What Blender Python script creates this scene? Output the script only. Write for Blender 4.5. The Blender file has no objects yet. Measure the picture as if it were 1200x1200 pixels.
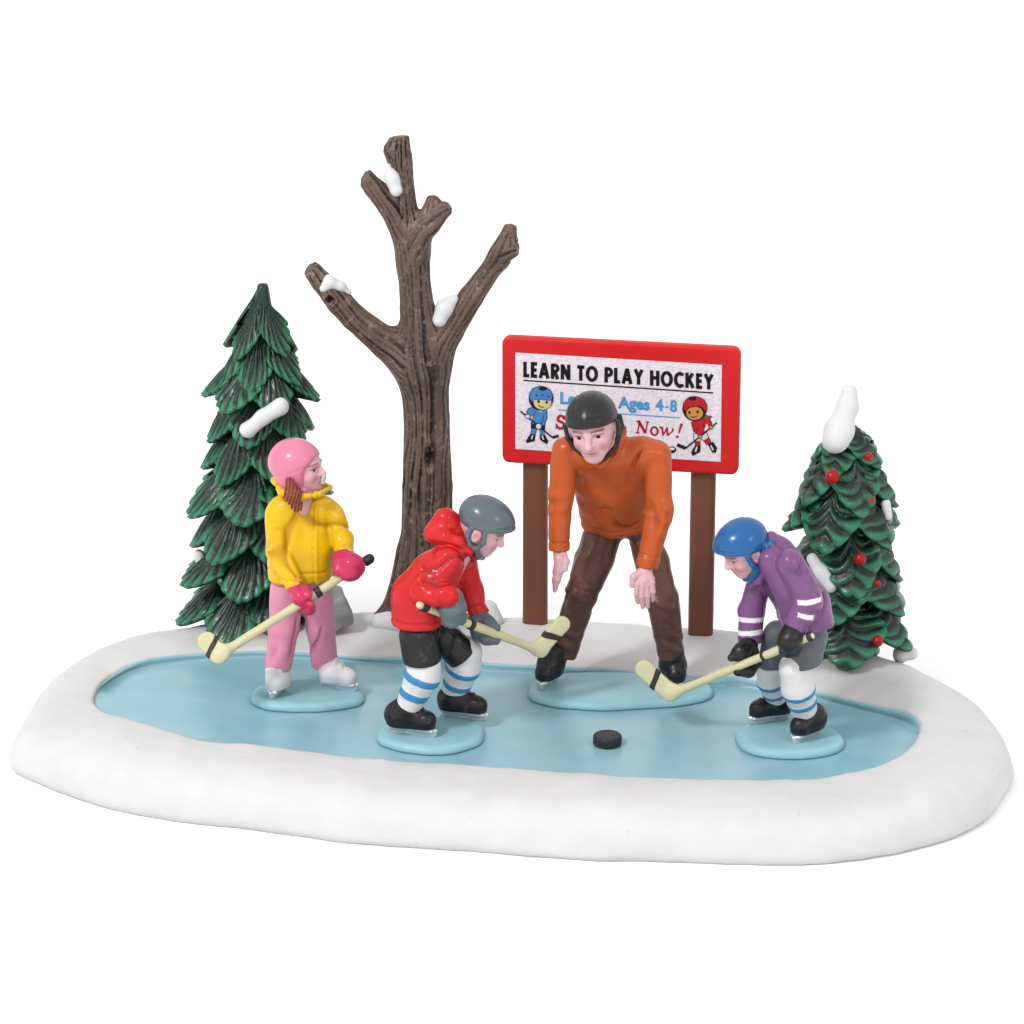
import bpy, math, random
import numpy as np
random.seed(4)
rng = np.random.default_rng(7)
SC = bpy.context.scene
COL = SC.collection
F32 = np.float32

# ------------------------------------------------------------------ camera
PITCH = math.radians(20.0)
DIST = 46.0
TGT = np.array([0.0, 0.0, 2.98])
FWD = np.array([0.0, math.cos(PITCH), -math.sin(PITCH)])
RGT = np.array([1.0, 0.0, 0.0])
UPV = np.array([0.0, math.sin(PITCH), math.cos(PITCH)])
CAM = TGT - FWD * DIST

def ray(px, py):
    d = FWD * DIST + RGT * ((px - 600) / 100.0) + UPV * ((600 - py) / 100.0)
    return d / np.linalg.norm(d)

def at_y(px, py, y):
    d = ray(px, py); return CAM + d * ((y - CAM[1]) / d[1])

def at_z(px, py, z):
    d = ray(px, py); return CAM + d * ((z - CAM[2]) / d[2])

def at_plane(px, py, p0, n):
    d = ray(px, py); return CAM + d * (np.dot(p0 - CAM, n) / np.dot(d, n))

J = at_y

# ------------------------------------------------------------------ noise
_T = rng.random((32, 32, 32)).astype(F32) * 2 - 1

ROT = np.array([[.80, -.48, .36], [.58, .77, -.26], [-.15, .42, .90]], F32)
ROT = np.linalg.qr(ROT)[0].astype(F32)

def noise(P, s, seed=0.0):
    if not hasattr(s, '__len__'):
        s = (s, s, s)
    q = [P[:, i] * s[i] + seed * (1.7 + i) + 100 for i in range(3)]
    i0 = [np.floor(v).astype(np.int32) for v in q]
    f = [v - i for v, i in zip(q, i0)]
    f = [v * v * (3 - 2 * v) for v in f]
    a = [i & 31 for i in i0]; b = [(i + 1) & 31 for i in i0]
    def L(x, y, w): return w[0] * (1 - w[1]) if False else x + (y - x) * w
    x00 = L(_T[a[0], a[1], a[2]], _T[b[0], a[1], a[2]], f[0])
    x10 = L(_T[a[0], b[1], a[2]], _T[b[0], b[1], a[2]], f[0])
    x01 = L(_T[a[0], a[1], b[2]], _T[b[0], a[1], b[2]], f[0])
    x11 = L(_T[a[0], b[1], b[2]], _T[b[0], b[1], b[2]], f[0])
    return L(L(x00, x10, f[1]), L(x01, x11, f[1]), f[2])

# ------------------------------------------------------------------ signed distance shapes
class S:
    def __init__(self, fn, lo, hi):
        self.fn, self.lo, self.hi = fn, np.array(lo, float), np.array(hi, float)

def smin(a, b, k):
    if k <= 0: return np.minimum(a, b)
    h = np.maximum(k - np.abs(a - b), 0) / k
    return np.minimum(a, b) - h * h * k * 0.25

def smax(a, b, k): return -smin(-a, -b, k)

def U(*ss, k=0.06):
    def fn(P):
        d = ss[0].fn(P)
        for s in ss[1:]: d = smin(d, s.fn(P), k)
        return d
    return S(fn, np.min([s.lo for s in ss], 0), np.max([s.hi for s in ss], 0))

def sub(a, b, k=0.03):
    return S(lambda P: smax(a.fn(P), -b.fn(P), k), a.lo, a.hi)

def cut(a, p, n, k=0.03):
    p = np.array(p, float); n = np.array(n, float); n = n / np.linalg.norm(n)
    return S(lambda P: smax(a.fn(P), ((P - p.astype(F32)) @ n.astype(F32)), k), a.lo, a.hi)

def seg(a, b, ra, rb):
    a = np.array(a, float); b = np.array(b, float)
    ba = (b - a).astype(F32); a32 = a.astype(F32); l2 = float(ba @ ba) + 1e-9
    def fn(P):
        pa = P - a32
        t = np.clip((pa @ ba) / l2, 0, 1)
        q = pa - t[:, None] * ba
        return np.sqrt(np.einsum('ij,ij->i', q, q)) - (ra + (rb - ra) * t)
    m = max(ra, rb) + 0.06
    return S(fn, np.minimum(a, b) - m, np.maximum(a, b) + m)

def chain(pts, k=0.05):
    """pts: (point, radius) list in world space"""
    ss = [seg(pts[i][0], pts[i + 1][0], pts[i][1], pts[i + 1][1]) for i in range(len(pts) - 1)]
    return U(*ss, k=k) if len(ss) > 1 else ss[0]

def pch(*pts, k=0.05):
    """photo chain: (px, py, y, r)"""
    return chain([(J(p[0], p[1], p[2]), p[3]) for p in pts], k)

def ell(c, r, M=None):
    c = np.array(c, float); r = np.array(r, float)
    M = np.eye(3) if M is None else np.array(M, float)
    M32 = M.T.astype(F32); c32 = c.astype(F32); r32 = r.astype(F32)
    def fn(P):
        q = (P - c32) @ M32
        k0 = np.sqrt((((q / r32) ** 2).sum(1))) + 1e-6
        k1 = np.sqrt((((q / (r32 * r32)) ** 2).sum(1))) + 1e-6
        return k0 * (k0 - 1) / k1
    m = r.max() + 0.06
    return S(fn, c - m, c + m)

def flatcap(a, b, r, t, n, rb=None):
    """flat paddle from a to b in the plane with normal n, half width r, half thickness t"""
    a = np.array(a, float); b = np.array(b, float); n = np.array(n, float)
    n = n - (b - a) * (n @ (b - a)) / ((b - a) @ (b - a)); n /= np.linalg.norm(n)
    rb = r if rb is None else rb
    ba = (b - a).astype(F32); a32 = a.astype(F32); n32 = n.astype(F32); l2 = float(ba @ ba)
    def fn(P):
        pa = P - a32
        h = pa @ n32
        pp = pa - h[:, None] * n32
        tt = np.clip((pp @ ba) / l2, 0, 1)
        q = pp - tt[:, None] * ba
        d2 = np.sqrt(np.einsum('ij,ij->i', q, q)) - (r + (rb - r) * tt)
        return smax(d2, np.abs(h) - t, 0.03)
    m = max(r, rb) + 0.06
    return S(fn, np.minimum(a, b) - m, np.maximum(a, b) + m)

def obox(c, M, half, rnd):
    c32 = np.array(c, F32); Mt = np.array(M, F32).T; h = np.array(half, F32) - rnd
    def fn(P):
        q = np.abs((P - c32) @ Mt) - h
        return np.sqrt((np.maximum(q, 0) ** 2).sum(1)) + np.minimum(q.max(1), 0) - rnd
    m = float(np.linalg.norm(half)) + 0.05
    return S(fn, np.array(c) - m, np.array(c) + m)

def disp(a, f):
    return S(lambda P: a.fn(P) + f(P), a.lo - 0.03, a.hi + 0.03)

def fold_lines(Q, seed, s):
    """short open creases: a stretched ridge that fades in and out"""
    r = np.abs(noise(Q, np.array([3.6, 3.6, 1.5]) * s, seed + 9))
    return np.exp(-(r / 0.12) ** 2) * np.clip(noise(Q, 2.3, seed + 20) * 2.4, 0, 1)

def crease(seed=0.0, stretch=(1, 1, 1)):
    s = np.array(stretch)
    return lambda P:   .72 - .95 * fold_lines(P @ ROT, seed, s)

def cloth(a, amp=0.016, seed=0.0, stretch=(1, 1, 1)):
    """folds and hand-sculpted unevenness"""
    s = np.array(stretch)
    def f(P):
        Q = P @ ROT
        n = noise(Q, 2.6 * s, seed)
        return amp * 0.8 * n + amp * 1.9 * fold_lines(Q, seed, s) + amp * .35 * noise(Q, 7 * s, seed + 4)
    return disp(a, f)

# ------------------------------------------------------------------ mesher (surface nets)
def polygonise(s, h):
    lo = s.lo - 2 * h; hi = s.hi + 2 * h
    B = 8
    n = np.ceil((hi - lo) / (h * B)).astype(int)
    nb = n
    N = nb * B
    F = np.full(tuple(N), 1.0, F32)
    bi = np.stack(np.meshgrid(*[np.arange(k) for k in nb], indexing='ij'), -1).reshape(-1, 3)
    cen = (lo + (bi + 0.5 - 0.5 / B) * (h * B)).astype(F32)
    fc = s.fn(cen)
    act = np.abs(fc) < h * B * 0.87 * 1.25 + 0.05
    for ins in bi[(~act) & (fc < 0)]:
        F[ins[0]*B:ins[0]*B+B, ins[1]*B:ins[1]*B+B, ins[2]*B:ins[2]*B+B] = -1.0
    off = np.stack(np.meshgrid(*[np.arange(B)] * 3, indexing='ij'), -1).reshape(-1, 3)
    ab = bi[act]
    for st in range(0, len(ab), 600):
        blk = ab[st:st + 600]
        idx = (blk[:, None, :] * B + off[None]).reshape(-1, 3)
        v = s.fn((lo + idx * h).astype(F32))
        F[idx[:, 0], idx[:, 1], idx[:, 2]] = v
    sg = F < 0
    c = [slice(0, -1), slice(1, None)]
    cnt = np.zeros(tuple(N - 1), np.int8)
    for i in c:
        for j in c:
            for k in c: cnt += sg[i, j, k]
    cell = np.argwhere((cnt > 0) & (cnt < 8))
    ids = np.full(tuple(N - 1), -1, np.int32)
    ids[cell[:, 0], cell[:, 1], cell[:, 2]] = np.arange(len(cell))
    acc = np.zeros((len(cell), 3)); num = np.zeros(len(cell))
    corners = [(i, j, k) for i in (0, 1) for j in (0, 1) for k in (0, 1)]
    for a in corners:
        for ax in range(3):
            if a[ax] == 1: continue
            b = list(a); b[ax] = 1
            fa = F[cell[:, 0] + a[0], cell[:, 1] + a[1], cell[:, 2] + a[2]]
            fb = F[cell[:, 0] + b[0], cell[:, 1] + b[1], cell[:, 2] + b[2]]
            m = (fa < 0) != (fb < 0)
            t = np.where(m, fa / np.where(m, fa - fb, 1), 0)
            p = np.array(a, float)[None].repeat(len(cell), 0); p[:, ax] += t
            acc[m] += p[m]; num[m] += 1
    V = lo + (cell + acc / num[:, None]) * h
    # one Newton step onto the surface
    e = h * 0.3
    P = V.astype(F32)
    f0 = s.fn(P)
    g = np.stack([s.fn(P + np.eye(3, dtype=F32)[i] * e) - s.fn(P - np.eye(3, dtype=F32)[i] * e) for i in range(3)], 1) / (2 * e)
    g2 = np.maximum((g * g).sum(1), 0.2)
    stp = np.clip(f0 / g2, -0.6 * h, 0.6 * h)
    V = V - g * stp[:, None]
    Q = []
    for ax in range(3):
        o1, o2 = [(1, 2), (2, 0), (0, 1)][ax]
        sl0 = [slice(1, -1)] * 3; sl1 = [slice(1, -1)] * 3
        sl0[ax] = slice(0, -1); sl1[ax] = slice(1, None)
        A = sg[tuple(sl0)]; Bm = sg[tuple(sl1)]
        e_idx = np.argwhere(A != Bm)
        if not len(e_idx): continue
        fl = A[e_idx[:, 0], e_idx[:, 1], e_idx[:, 2]]
        base = e_idx.copy()
        for q in range(3):
            if q != ax: base[:, q] += 1
        def g_(d1, d2):
            k = base.copy(); k[:, o1] -= d1; k[:, o2] -= d2
            return ids[k[:, 0], k[:, 1], k[:, 2]]
        q = np.stack([g_(0, 0), g_(1, 0), g_(1, 1), g_(0, 1)], 1)
        q[~fl] = q[~fl][:, ::-1]
        Q.append(q)
    Q = np.concatenate(Q)
    return V, Q

def link(name, V, faces, mat, parent=None, smooth=True, attrs=None, mats=None, mi=None):
    off = np.array(parent_origin(parent))
    V = np.asarray(V, float) - off
    me = bpy.data.meshes.new(name)
    if isinstance(faces, np.ndarray):
        k = faces.shape[1]
        me.vertices.add(len(V)); me.vertices.foreach_set('co', V.astype(F32).ravel())
        me.loops.add(faces.size); me.loops.foreach_set('vertex_index', faces.astype(np.int32).ravel())
        me.polygons.add(len(faces)); me.polygons.foreach_set('loop_start', np.arange(0, faces.size, k, dtype=np.int32))
        me.update(calc_edges=True); me.validate()
    else:
        me.from_pydata([tuple(v) for v in V], [], faces); me.update()
    for m in (mats or [mat]): me.materials.append(m)
    if mi is not None: me.polygons.foreach_set('material_index', np.array(mi, np.int32))
    if smooth: me.polygons.foreach_set('use_smooth', np.ones(len(me.polygons), bool))
    for key, val in (attrs or {}).items():
        at = me.attributes.new(key, 'FLOAT', 'POINT'); at.data.foreach_set('value', np.asarray(val, F32))
    o = bpy.data.objects.new(name, me); COL.objects.link(o)
    if parent is not None: o.parent = parent
    return o

_org = {}
def parent_origin(p):
    return (0, 0, 0) if p is None else _org.get(p.name, (0, 0, 0))

def sdf_obj(name, s, h, mat, parent=None, paint=None):
    V, Q = polygonise(s, h)
    at = {k: f(V.astype(F32)) for k, f in (paint or {}).items()}
    o = link(name, V, Q, mat, parent, attrs=at)
    _org[o.name] = parent_origin(parent)
    return o

def thing(name, label, cat, loc, group=None):
    o = bpy.data.objects.new(name, None); COL.objects.link(o); o.location = loc
    o.empty_display_size = 0.2
    o['label'] = label; o['category'] = cat
    if group: o['group'] = group
    _org[o.name] = tuple(loc)
    return o

def tag(o, label, cat, group=None):
    o['label'] = label; o['category'] = cat
    if group: o['group'] = group
    return o

# ------------------------------------------------------------------ materials
LEVEL = 0.655      # paint reflectance for the exposure of the white studio
def srgb(r, g, b):
    def f(c):
        c /= 255.0
        return c / 12.92 if c <= 0.04045 else ((c + 0.055) / 1.055) ** 2.4
    return (f(r) * LEVEL, f(g) * LEVEL, f(b) * LEVEL, 1.0)

def mk(name, col, rough=0.45, layers=(), var=0.10, bump=0.25, bscale=9.0, spec=0.22, metal=0.0, speck=None, coat=0.0):
    m = bpy.data.materials.new(name); m.use_nodes = True
    nt = m.node_tree; N = nt.nodes; Lk = nt.links
    bs = N['Principled BSDF']
    tc = N.new('ShaderNodeTexCoord')
    n1 = N.new('ShaderNodeTexNoise'); n1.inputs['Scale'].default_value = 2.3; n1.inputs['Detail'].default_value = 5
    Lk.new(tc.outputs['Object'], n1.inputs['Vector'])
    mr = N.new('ShaderNodeMapRange'); mr.inputs[1].default_value = 0.3; mr.inputs[2].default_value = 0.7
    mr.inputs[3].default_value = 1 - var; mr.inputs[4].default_value = 1 + var
    Lk.new(n1.outputs['Fac'], mr.inputs[0])
    cur = None
    def rgb(c):
        r = N.new('ShaderNodeRGB'); r.outputs[0].default_value = c; return r.outputs[0]
    cur = rgb(col)
    n2 = N.new('ShaderNodeTexNoise'); n2.inputs['Scale'].default_value = 22; n2.inputs['Detail'].default_value = 3
    Lk.new(tc.outputs['Object'], n2.inputs['Vector'])
    for (attr, c, soft, wob) in layers:
        a = N.new('ShaderNodeAttribute'); a.attribute_name = attr
        w = N.new('ShaderNodeMath'); w.operation = 'MULTIPLY_ADD'
        Lk.new(n2.outputs['Fac'], w.inputs[0]); w.inputs[1].default_value = wob
        Lk.new(a.outputs['Fac'], w.inputs[2])
        sm = N.new('ShaderNodeMapRange'); sm.interpolation_type = 'SMOOTHSTEP'
        sm.inputs[1].default_value = soft + wob * 0.5; sm.inputs[2].default_value = -soft + wob * 0.5
        Lk.new(w.outputs[0], sm.inputs[0])
        mx = N.new('ShaderNodeMix'); mx.data_type = 'RGBA'
        Lk.new(sm.outputs[0], mx.inputs[0]); Lk.new(cur, mx.inputs[6]); mx.inputs[7].default_value = c
        cur = mx.outputs[2]
    if speck:
        n3 = N.new('ShaderNodeTexNoise'); n3.inputs['Scale'].default_value = speck[1]; n3.inputs['Detail'].default_value = 2
        Lk.new(tc.outputs['Object'], n3.inputs['Vector'])
        s3 = N.new('ShaderNodeMapRange'); s3.interpolation_type = 'SMOOTHSTEP'
        s3.inputs[1].default_value = speck[2]; s3.inputs[2].default_value = speck[2] + 0.06
        s3.inputs[4].default_value = speck[3]
        Lk.new(n3.outputs['Fac'], s3.inputs[0])
        mx = N.new('ShaderNodeMix'); mx.data_type = 'RGBA'
        Lk.new(s3.outputs[0], mx.inputs[0]); Lk.new(cur, mx.inputs[6]); mx.inputs[7].default_value = speck[0]
        cur = mx.outputs[2]
    vm = N.new('ShaderNodeVectorMath'); vm.operation = 'MULTIPLY'
    Lk.new(cur, vm.inputs[0]); Lk.new(mr.outputs[0], vm.inputs[1])
    Lk.new(vm.outputs[0], bs.inputs['Base Color'])
    bs.inputs['Roughness'].default_value = rough
    bs.inputs['Specular IOR Level'].default_value = spec
    bs.inputs['Metallic'].default_value = metal
    bs.inputs['Coat Weight'].default_value = coat
    bs.inputs['Coat Roughness'].default_value = 0.16
    if bump:
        n4 = N.new('ShaderNodeTexNoise'); n4.inputs['Scale'].default_value = bscale; n4.inputs['Detail'].default_value = 6
        n4.inputs['Roughness'].default_value = 0.6
        Lk.new(tc.outputs['Object'], n4.inputs['Vector'])
        b = N.new('ShaderNodeBump'); b.inputs['Strength'].default_value = bump; b.inputs['Distance'].default_value = 0.03
        Lk.new(n4.outputs['Fac'], b.inputs['Height']); Lk.new(b.outputs[0], bs.inputs['Normal'])
    return m

SNOW = (0.503, 0.50, 0.498, 1)
M = {}
M['snow'] = mk('snow_paint', SNOW, 0.6, var=0.035, bump=0.26, bscale=4.6, spec=0.3, speck=((0.36, 0.35, 0.33, 1), 5.0, 0.715, 0.45))
M['snowcap'] = mk('snow_cap_paint', (0.525, 0.53, 0.535, 1), 0.5, var=0.03, bump=0.12)
M['ice'] = mk('ice_paint', srgb(148, 198, 211), 0.30, var=0.06, bump=0.09, bscale=3.0, spec=0.5, speck=(srgb(166, 200, 210), 1.1, 0.50, 0.35),
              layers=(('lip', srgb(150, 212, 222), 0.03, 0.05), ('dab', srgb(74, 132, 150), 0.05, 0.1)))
M['stand'] = mk('stand_paint', srgb(160, 210, 220), 0.4, var=0.05, bump=0.12)
M['table'] = mk('white_table', (0.95, 0.95, 0.95, 1), 0.8, var=0.0, bump=0.0, spec=0.0)
M['bark'] = mk('bark_paint', srgb(110, 89, 76), 0.42, var=0.34, bump=0.75, bscale=12, spec=0.3,
               layers=(('groove', srgb(40, 29, 25), 0.34, 0.6),), speck=(srgb(164, 142, 124), 11.0, 0.60, 0.4))
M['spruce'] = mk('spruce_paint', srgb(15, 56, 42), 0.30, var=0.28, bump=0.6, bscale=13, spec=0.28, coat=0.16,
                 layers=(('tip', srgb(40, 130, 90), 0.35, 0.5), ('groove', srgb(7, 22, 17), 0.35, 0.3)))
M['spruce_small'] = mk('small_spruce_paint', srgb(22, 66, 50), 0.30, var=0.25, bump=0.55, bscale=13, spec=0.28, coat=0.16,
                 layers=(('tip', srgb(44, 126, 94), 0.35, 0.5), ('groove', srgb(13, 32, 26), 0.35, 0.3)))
M['berry'] = mk('bauble_red', srgb(172, 24, 20), 0.3, var=0.1)
M['red_board'] = mk('board_red', srgb(222, 30, 34), 0.42, var=0.03, bump=0.05)
M['post'] = mk('post_brown', srgb(128, 78, 60), 0.5, var=0.05, bump=0.12, bscale=6)
M['paper'] = mk('poster_paper', srgb(250, 243, 250), 0.6, var=0.04, bump=0.5, bscale=30, speck=(srgb(228, 218, 230), 24, 0.5, 0.55))
M['rock'] = mk('rock_grey', srgb(160, 158, 156), 0.6, var=0.1, bump=0.5)
SKIN = srgb(234, 186, 190)
M['skin'] = mk('skin_paint', SKIN, 0.5, var=0.05, bump=0.06,
               layers=(('blush', srgb(210, 140, 148), 0.05, 0.0), ('dark', srgb(150, 104, 104), 0.012, 0.0), ('black', srgb(20, 12, 12), 0.004, 0.0)))
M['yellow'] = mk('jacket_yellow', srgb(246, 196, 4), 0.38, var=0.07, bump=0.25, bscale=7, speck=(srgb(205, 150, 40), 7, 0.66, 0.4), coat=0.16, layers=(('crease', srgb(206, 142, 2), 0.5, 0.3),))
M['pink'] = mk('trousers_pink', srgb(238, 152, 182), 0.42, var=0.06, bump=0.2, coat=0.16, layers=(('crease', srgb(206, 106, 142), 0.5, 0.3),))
M['pinkhelm'] = mk('helmet_pink', srgb(232, 134, 166), 0.33, var=0.05, bump=0.08, coat=0.3)
M['magenta'] = mk('glove_magenta', srgb(214, 52, 98), 0.35, var=0.07, bump=0.15, coat=0.16)
M['hair'] = mk('hair_auburn', srgb(176, 96, 76), 0.5, var=0.2, layers=(('groove', srgb(112, 48, 38), 0.35, 0.0),))
M['white'] = mk('white_paint', (0.56, 0.545, 0.55, 1), 0.42, var=0.04, bump=0.25)
M['guard'] = mk('guard_white', srgb(226, 214, 220), 0.35, var=0.03, bump=0.05)
M['silver'] = mk('silver_paint', (0.62, 0.63, 0.65, 1), 0.32, var=0.15, bump=0.5, bscale=20, metal=0.75)
M['stick'] = mk('stick_cream', srgb(222, 216, 172), 0.45, var=0.05, bump=0.12)
M['tape'] = mk('tape_black', srgb(46, 40, 34), 0.5, var=0.2, bump=0.5, spec=0.32, coat=0.06)
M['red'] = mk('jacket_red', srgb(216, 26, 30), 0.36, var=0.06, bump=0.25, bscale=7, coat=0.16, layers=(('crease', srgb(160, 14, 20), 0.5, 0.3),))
M['greyhelm'] = mk('helmet_grey', srgb(98, 108, 116), 0.3, var=0.06, bump=0.1, coat=0.3)
M['greyglove'] = mk('glove_grey', srgb(104, 116, 126), 0.4, var=0.1, bump=0.2, coat=0.16)
M['black'] = mk('black_paint', srgb(26, 24, 25), 0.36, var=0.25, bump=0.35, speck=(srgb(74, 72, 72), 9, 0.62, 0.5), spec=0.32, coat=0.06)
M['blackhelm'] = mk('helmet_black', srgb(32, 32, 32), 0.33, var=0.15, bump=0.12, spec=0.32, coat=0.06)
M['sock'] = mk('sock_white', (0.56, 0.55, 0.555, 1), 0.5, var=0.03, bump=0.15, layers=(('stripe', srgb(62, 150, 205), 0.006, 0.012),))
M['bluehelm'] = mk('helmet_blue', srgb(24, 98, 160), 0.3, var=0.1, bump=0.1, speck=(srgb(120, 170, 205), 26, 0.74, 0.6), coat=0.3)
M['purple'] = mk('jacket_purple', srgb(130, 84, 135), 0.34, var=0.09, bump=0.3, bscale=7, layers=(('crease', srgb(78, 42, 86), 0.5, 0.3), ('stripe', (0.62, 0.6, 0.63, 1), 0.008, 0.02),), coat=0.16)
M['greyshort'] = mk('shorts_grey', srgb(104, 110, 116), 0.45, var=0.2, bump=0.3)
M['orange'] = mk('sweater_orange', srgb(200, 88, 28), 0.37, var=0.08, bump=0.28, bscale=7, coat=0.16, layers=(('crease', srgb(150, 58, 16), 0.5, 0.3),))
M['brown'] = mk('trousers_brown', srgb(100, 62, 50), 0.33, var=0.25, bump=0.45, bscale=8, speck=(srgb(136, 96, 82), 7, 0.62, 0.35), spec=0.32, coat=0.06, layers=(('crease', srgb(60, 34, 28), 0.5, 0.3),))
M['puck'] = mk('puck_black', srgb(44, 42, 44), 0.5, var=0.2, bump=0.8, bscale=28, spec=0.32, coat=0.06)
FLAT = {}
def flat(r, g, b):
    k = (r, g, b)
    if k not in FLAT: FLAT[k] = mk('print_%02x%02x%02x' % k, srgb(*k), 0.6, var=0.05, bump=0.3, bscale=30)
    return FLAT[k]

# ------------------------------------------------------------------ tabletop
tv = [(-130, -90, 0), (130, -90, 0), (130, 190, 0), (-130, 190, 0)]
table = link('tabletop', tv, [(0, 1, 2, 3)], M['table'], smooth=False)
table['kind'] = 'structure'

# ------------------------------------------------------------------ snowy base with the pond
OUT = [(13, 896, .12), (14, 876, .28), (22, 848, .42), (38, 815, .5), (62, 782, .54), (110, 752, .56), (180, 731, .57), (280, 717, .58), (350, 711, .58),
       (430, 708, .58), (510, 710, .58), (586, 713, .58), (692, 719, .58), (810, 725, .58), (900, 734, .58), (990, 748, .57), (1073, 772, .56),
       (1133, 806, .53), (1165, 837, .5), (1180, 870, .42), (1185, 895, .30), (1183, 915, .16), (1173, 938, 0), (1153, 963, 0), (1117, 983, 0), (1050, 1002, 0), (967, 1013, 0),
       (897, 1015, 0), (800, 1012, 0), (700, 1009, 0), (550, 999, 0), (400, 988, 0), (367, 983, 0), (283, 972, 0), (200, 963, 0), (127, 948, 0), (67, 929, 0), (25, 911, 0)]
ICE = [(110, 823), (117, 803), (140, 787), (167, 777), (213, 770), (283, 765), (333, 766), (402, 769), (463, 774), (565, 781), (659, 786), (729, 790), (800, 798),
       (833, 802), (857, 800), (893, 803), (953, 812), (1013, 828), (1050, 837), (1071, 845), (1078, 855), (1075, 870), (1062, 885), (1038, 898), (1004, 907), (967, 913), (917, 917),
       (850, 919), (767, 915), (700, 912), (600, 904), (500, 897), (400, 888), (333, 880), (240, 873), (207, 862), (167, 850), (127, 838)]
ZI = 0.48            # ice level
OUTP = np.array([at_z(*p)[:2] for p in OUT])
_t = np.roll(OUTP, -1, 0) - np.roll(OUTP, 1, 0); _n = np.stack([_t[:, 1], -_t[:, 0]], 1); _n /= np.linalg.norm(_n, axis=1)[:, None]
if ((OUTP - OUTP.mean(0)) * _n).sum() < 0: _n = -_n
OUTP = OUTP + _n * np.array([.07 if p[2] == 0 else .03 + .22 * p[2] ** 2 for p in OUT])[:, None]
ICEP = np.array([at_z(p[0], p[1], ZI + 0.04)[:2] for p in ICE])

def resample(poly, n):
    """closed Catmull-Rom"""
    m = len(poly); out = []
    per = max(2, n // m)
    for i in range(m):
        p0, p1, p2, p3 = poly[i - 1], poly[i], poly[(i + 1) % m], poly[(i + 2) % m]
        for k in range(per):
            t = k / per
            out.append(0.5 * ((2 * p1) + (-p0 + p2) * t + (2 * p0 - 5 * p1 + 4 * p2 - p3) * t * t + (-p0 + 3 * p1 - 3 * p2 + p3) * t ** 3))
    return np.array(out)
OUTP = resample(OUTP, 110); ICEP = resample(ICEP, 150)

def poly_grid(poly, lo, hi, h):
    """2-D signed distance sampled on a grid, looked up bilinearly"""
    nx = int((hi[0] - lo[0]) / h) + 2; ny = int((hi[1] - lo[1]) / h) + 2
    X, Y = np.meshgrid(lo[0] + np.arange(nx) * h, lo[1] + np.arange(ny) * h, indexing='ij')
    px, py = X.ravel(), Y.ravel()
    d = np.full(px.shape, 1e9); ins = np.zeros(px.shape, bool)
    for i in range(len(poly)):
        a = poly[i - 1]; b = poly[i]; e = b - a
        wx, wy = px - a[0], py - a[1]
        t = np.clip((wx * e[0] + wy * e[1]) / (e @ e + 1e-12), 0, 1)
        d = np.minimum(d, (wx - e[0] * t) ** 2 + (wy - e[1] * t) ** 2)
        c = ((a[1] > py) != (b[1] > py)) & (px < (b[0] - a[0]) * (py - a[1]) / (b[1] - a[1] + 1e-12) + a[0])
        ins ^= c
    D = np.where(ins, -1, 1) * np.sqrt(d); D = D.reshape(nx, ny).astype(F32)
    def look(x, y):
        u = np.clip((x - lo[0]) / h, 0, nx - 1.01); v = np.clip((y - lo[1]) / h, 0, ny - 1.01)
        i = u.astype(int); j = v.astype(int); fu = u - i; fv = v - j
        return (D[i, j] * (1 - fu) + D[i + 1, j] * fu) * (1 - fv) + (D[i, j + 1] * (1 - fu) + D[i + 1, j + 1] * fu) * fv
    return look
LO2, HI2 = (-6.6, -4.6), (6.6, 4.6)
d_out = poly_grid(OUTP, LO2, HI2, 0.06)
d_ice = poly_grid(ICEP, LO2, HI2, 0.04)

def snow_height(x, y):
    P = np.stack([x, y, np.zeros_like(x)], 1).astype(F32)
    d = d_out(x, y); t = np.clip(-d / 0.85, 0, 1)
    base = 0.60 * (1 - (1 - t) ** 2.8) ** (1 / 2.8)
    base = base + 0.035 * noise(P, 0.8, 3) * t + 0.036 * noise(P, 1.8, 5) + 0.008 * noise(P, 5.5, 6)
    # gentle bank at the back
    base = base + 0.05 * np.clip((y - 1.6) / 1.0, 0, 1) * t
    di = d_ice(x, y)
    dip = np.exp(-np.clip(di, 0, 9) / 0.2) * 0.035
    for px, y in ((627.5, 2.42), (823.5, 2.08)):            # snow heaped against the sign posts
        c = J(px, 740, y)
        base = base + .02 * np.exp(-((P[:, 0] - c[0]) / .26) ** 2 - ((P[:, 1] - y) / .22) ** 2)
    return base - dip

def base_fn(P):
    x, y, z = P[:, 0], P[:, 1], P[:, 2]
    d = d_out(x, y) + 0.05 * np.clip(z / 0.6, 0, 1) ** 2 + .08 * np.clip(1 - z / .16, 0, 1) ** 2 + 0.030 * noise(P, 1.6, 8) + .010 * noise(P, 4.5, 9)
    f = smax(d, (z - snow_height(x, y)) * 0.8, 0.10)
    f = np.maximum(f, -z)
    pond = smax(d_ice(x, y) + 0.0, -(z - (ZI - 0.10)), 0.01)
    return smax(f, -pond, 0.016)
base = thing('display_base', 'white snowy resin base with a sunken pale blue pond', 'base', (0, 0, 0))
sdf_obj('snow_bank', S(base_fn, (-6.3, -4.2, -0.04), (6.3, 4.2, 0.8)), 0.042, M['snow'], base)

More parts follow.
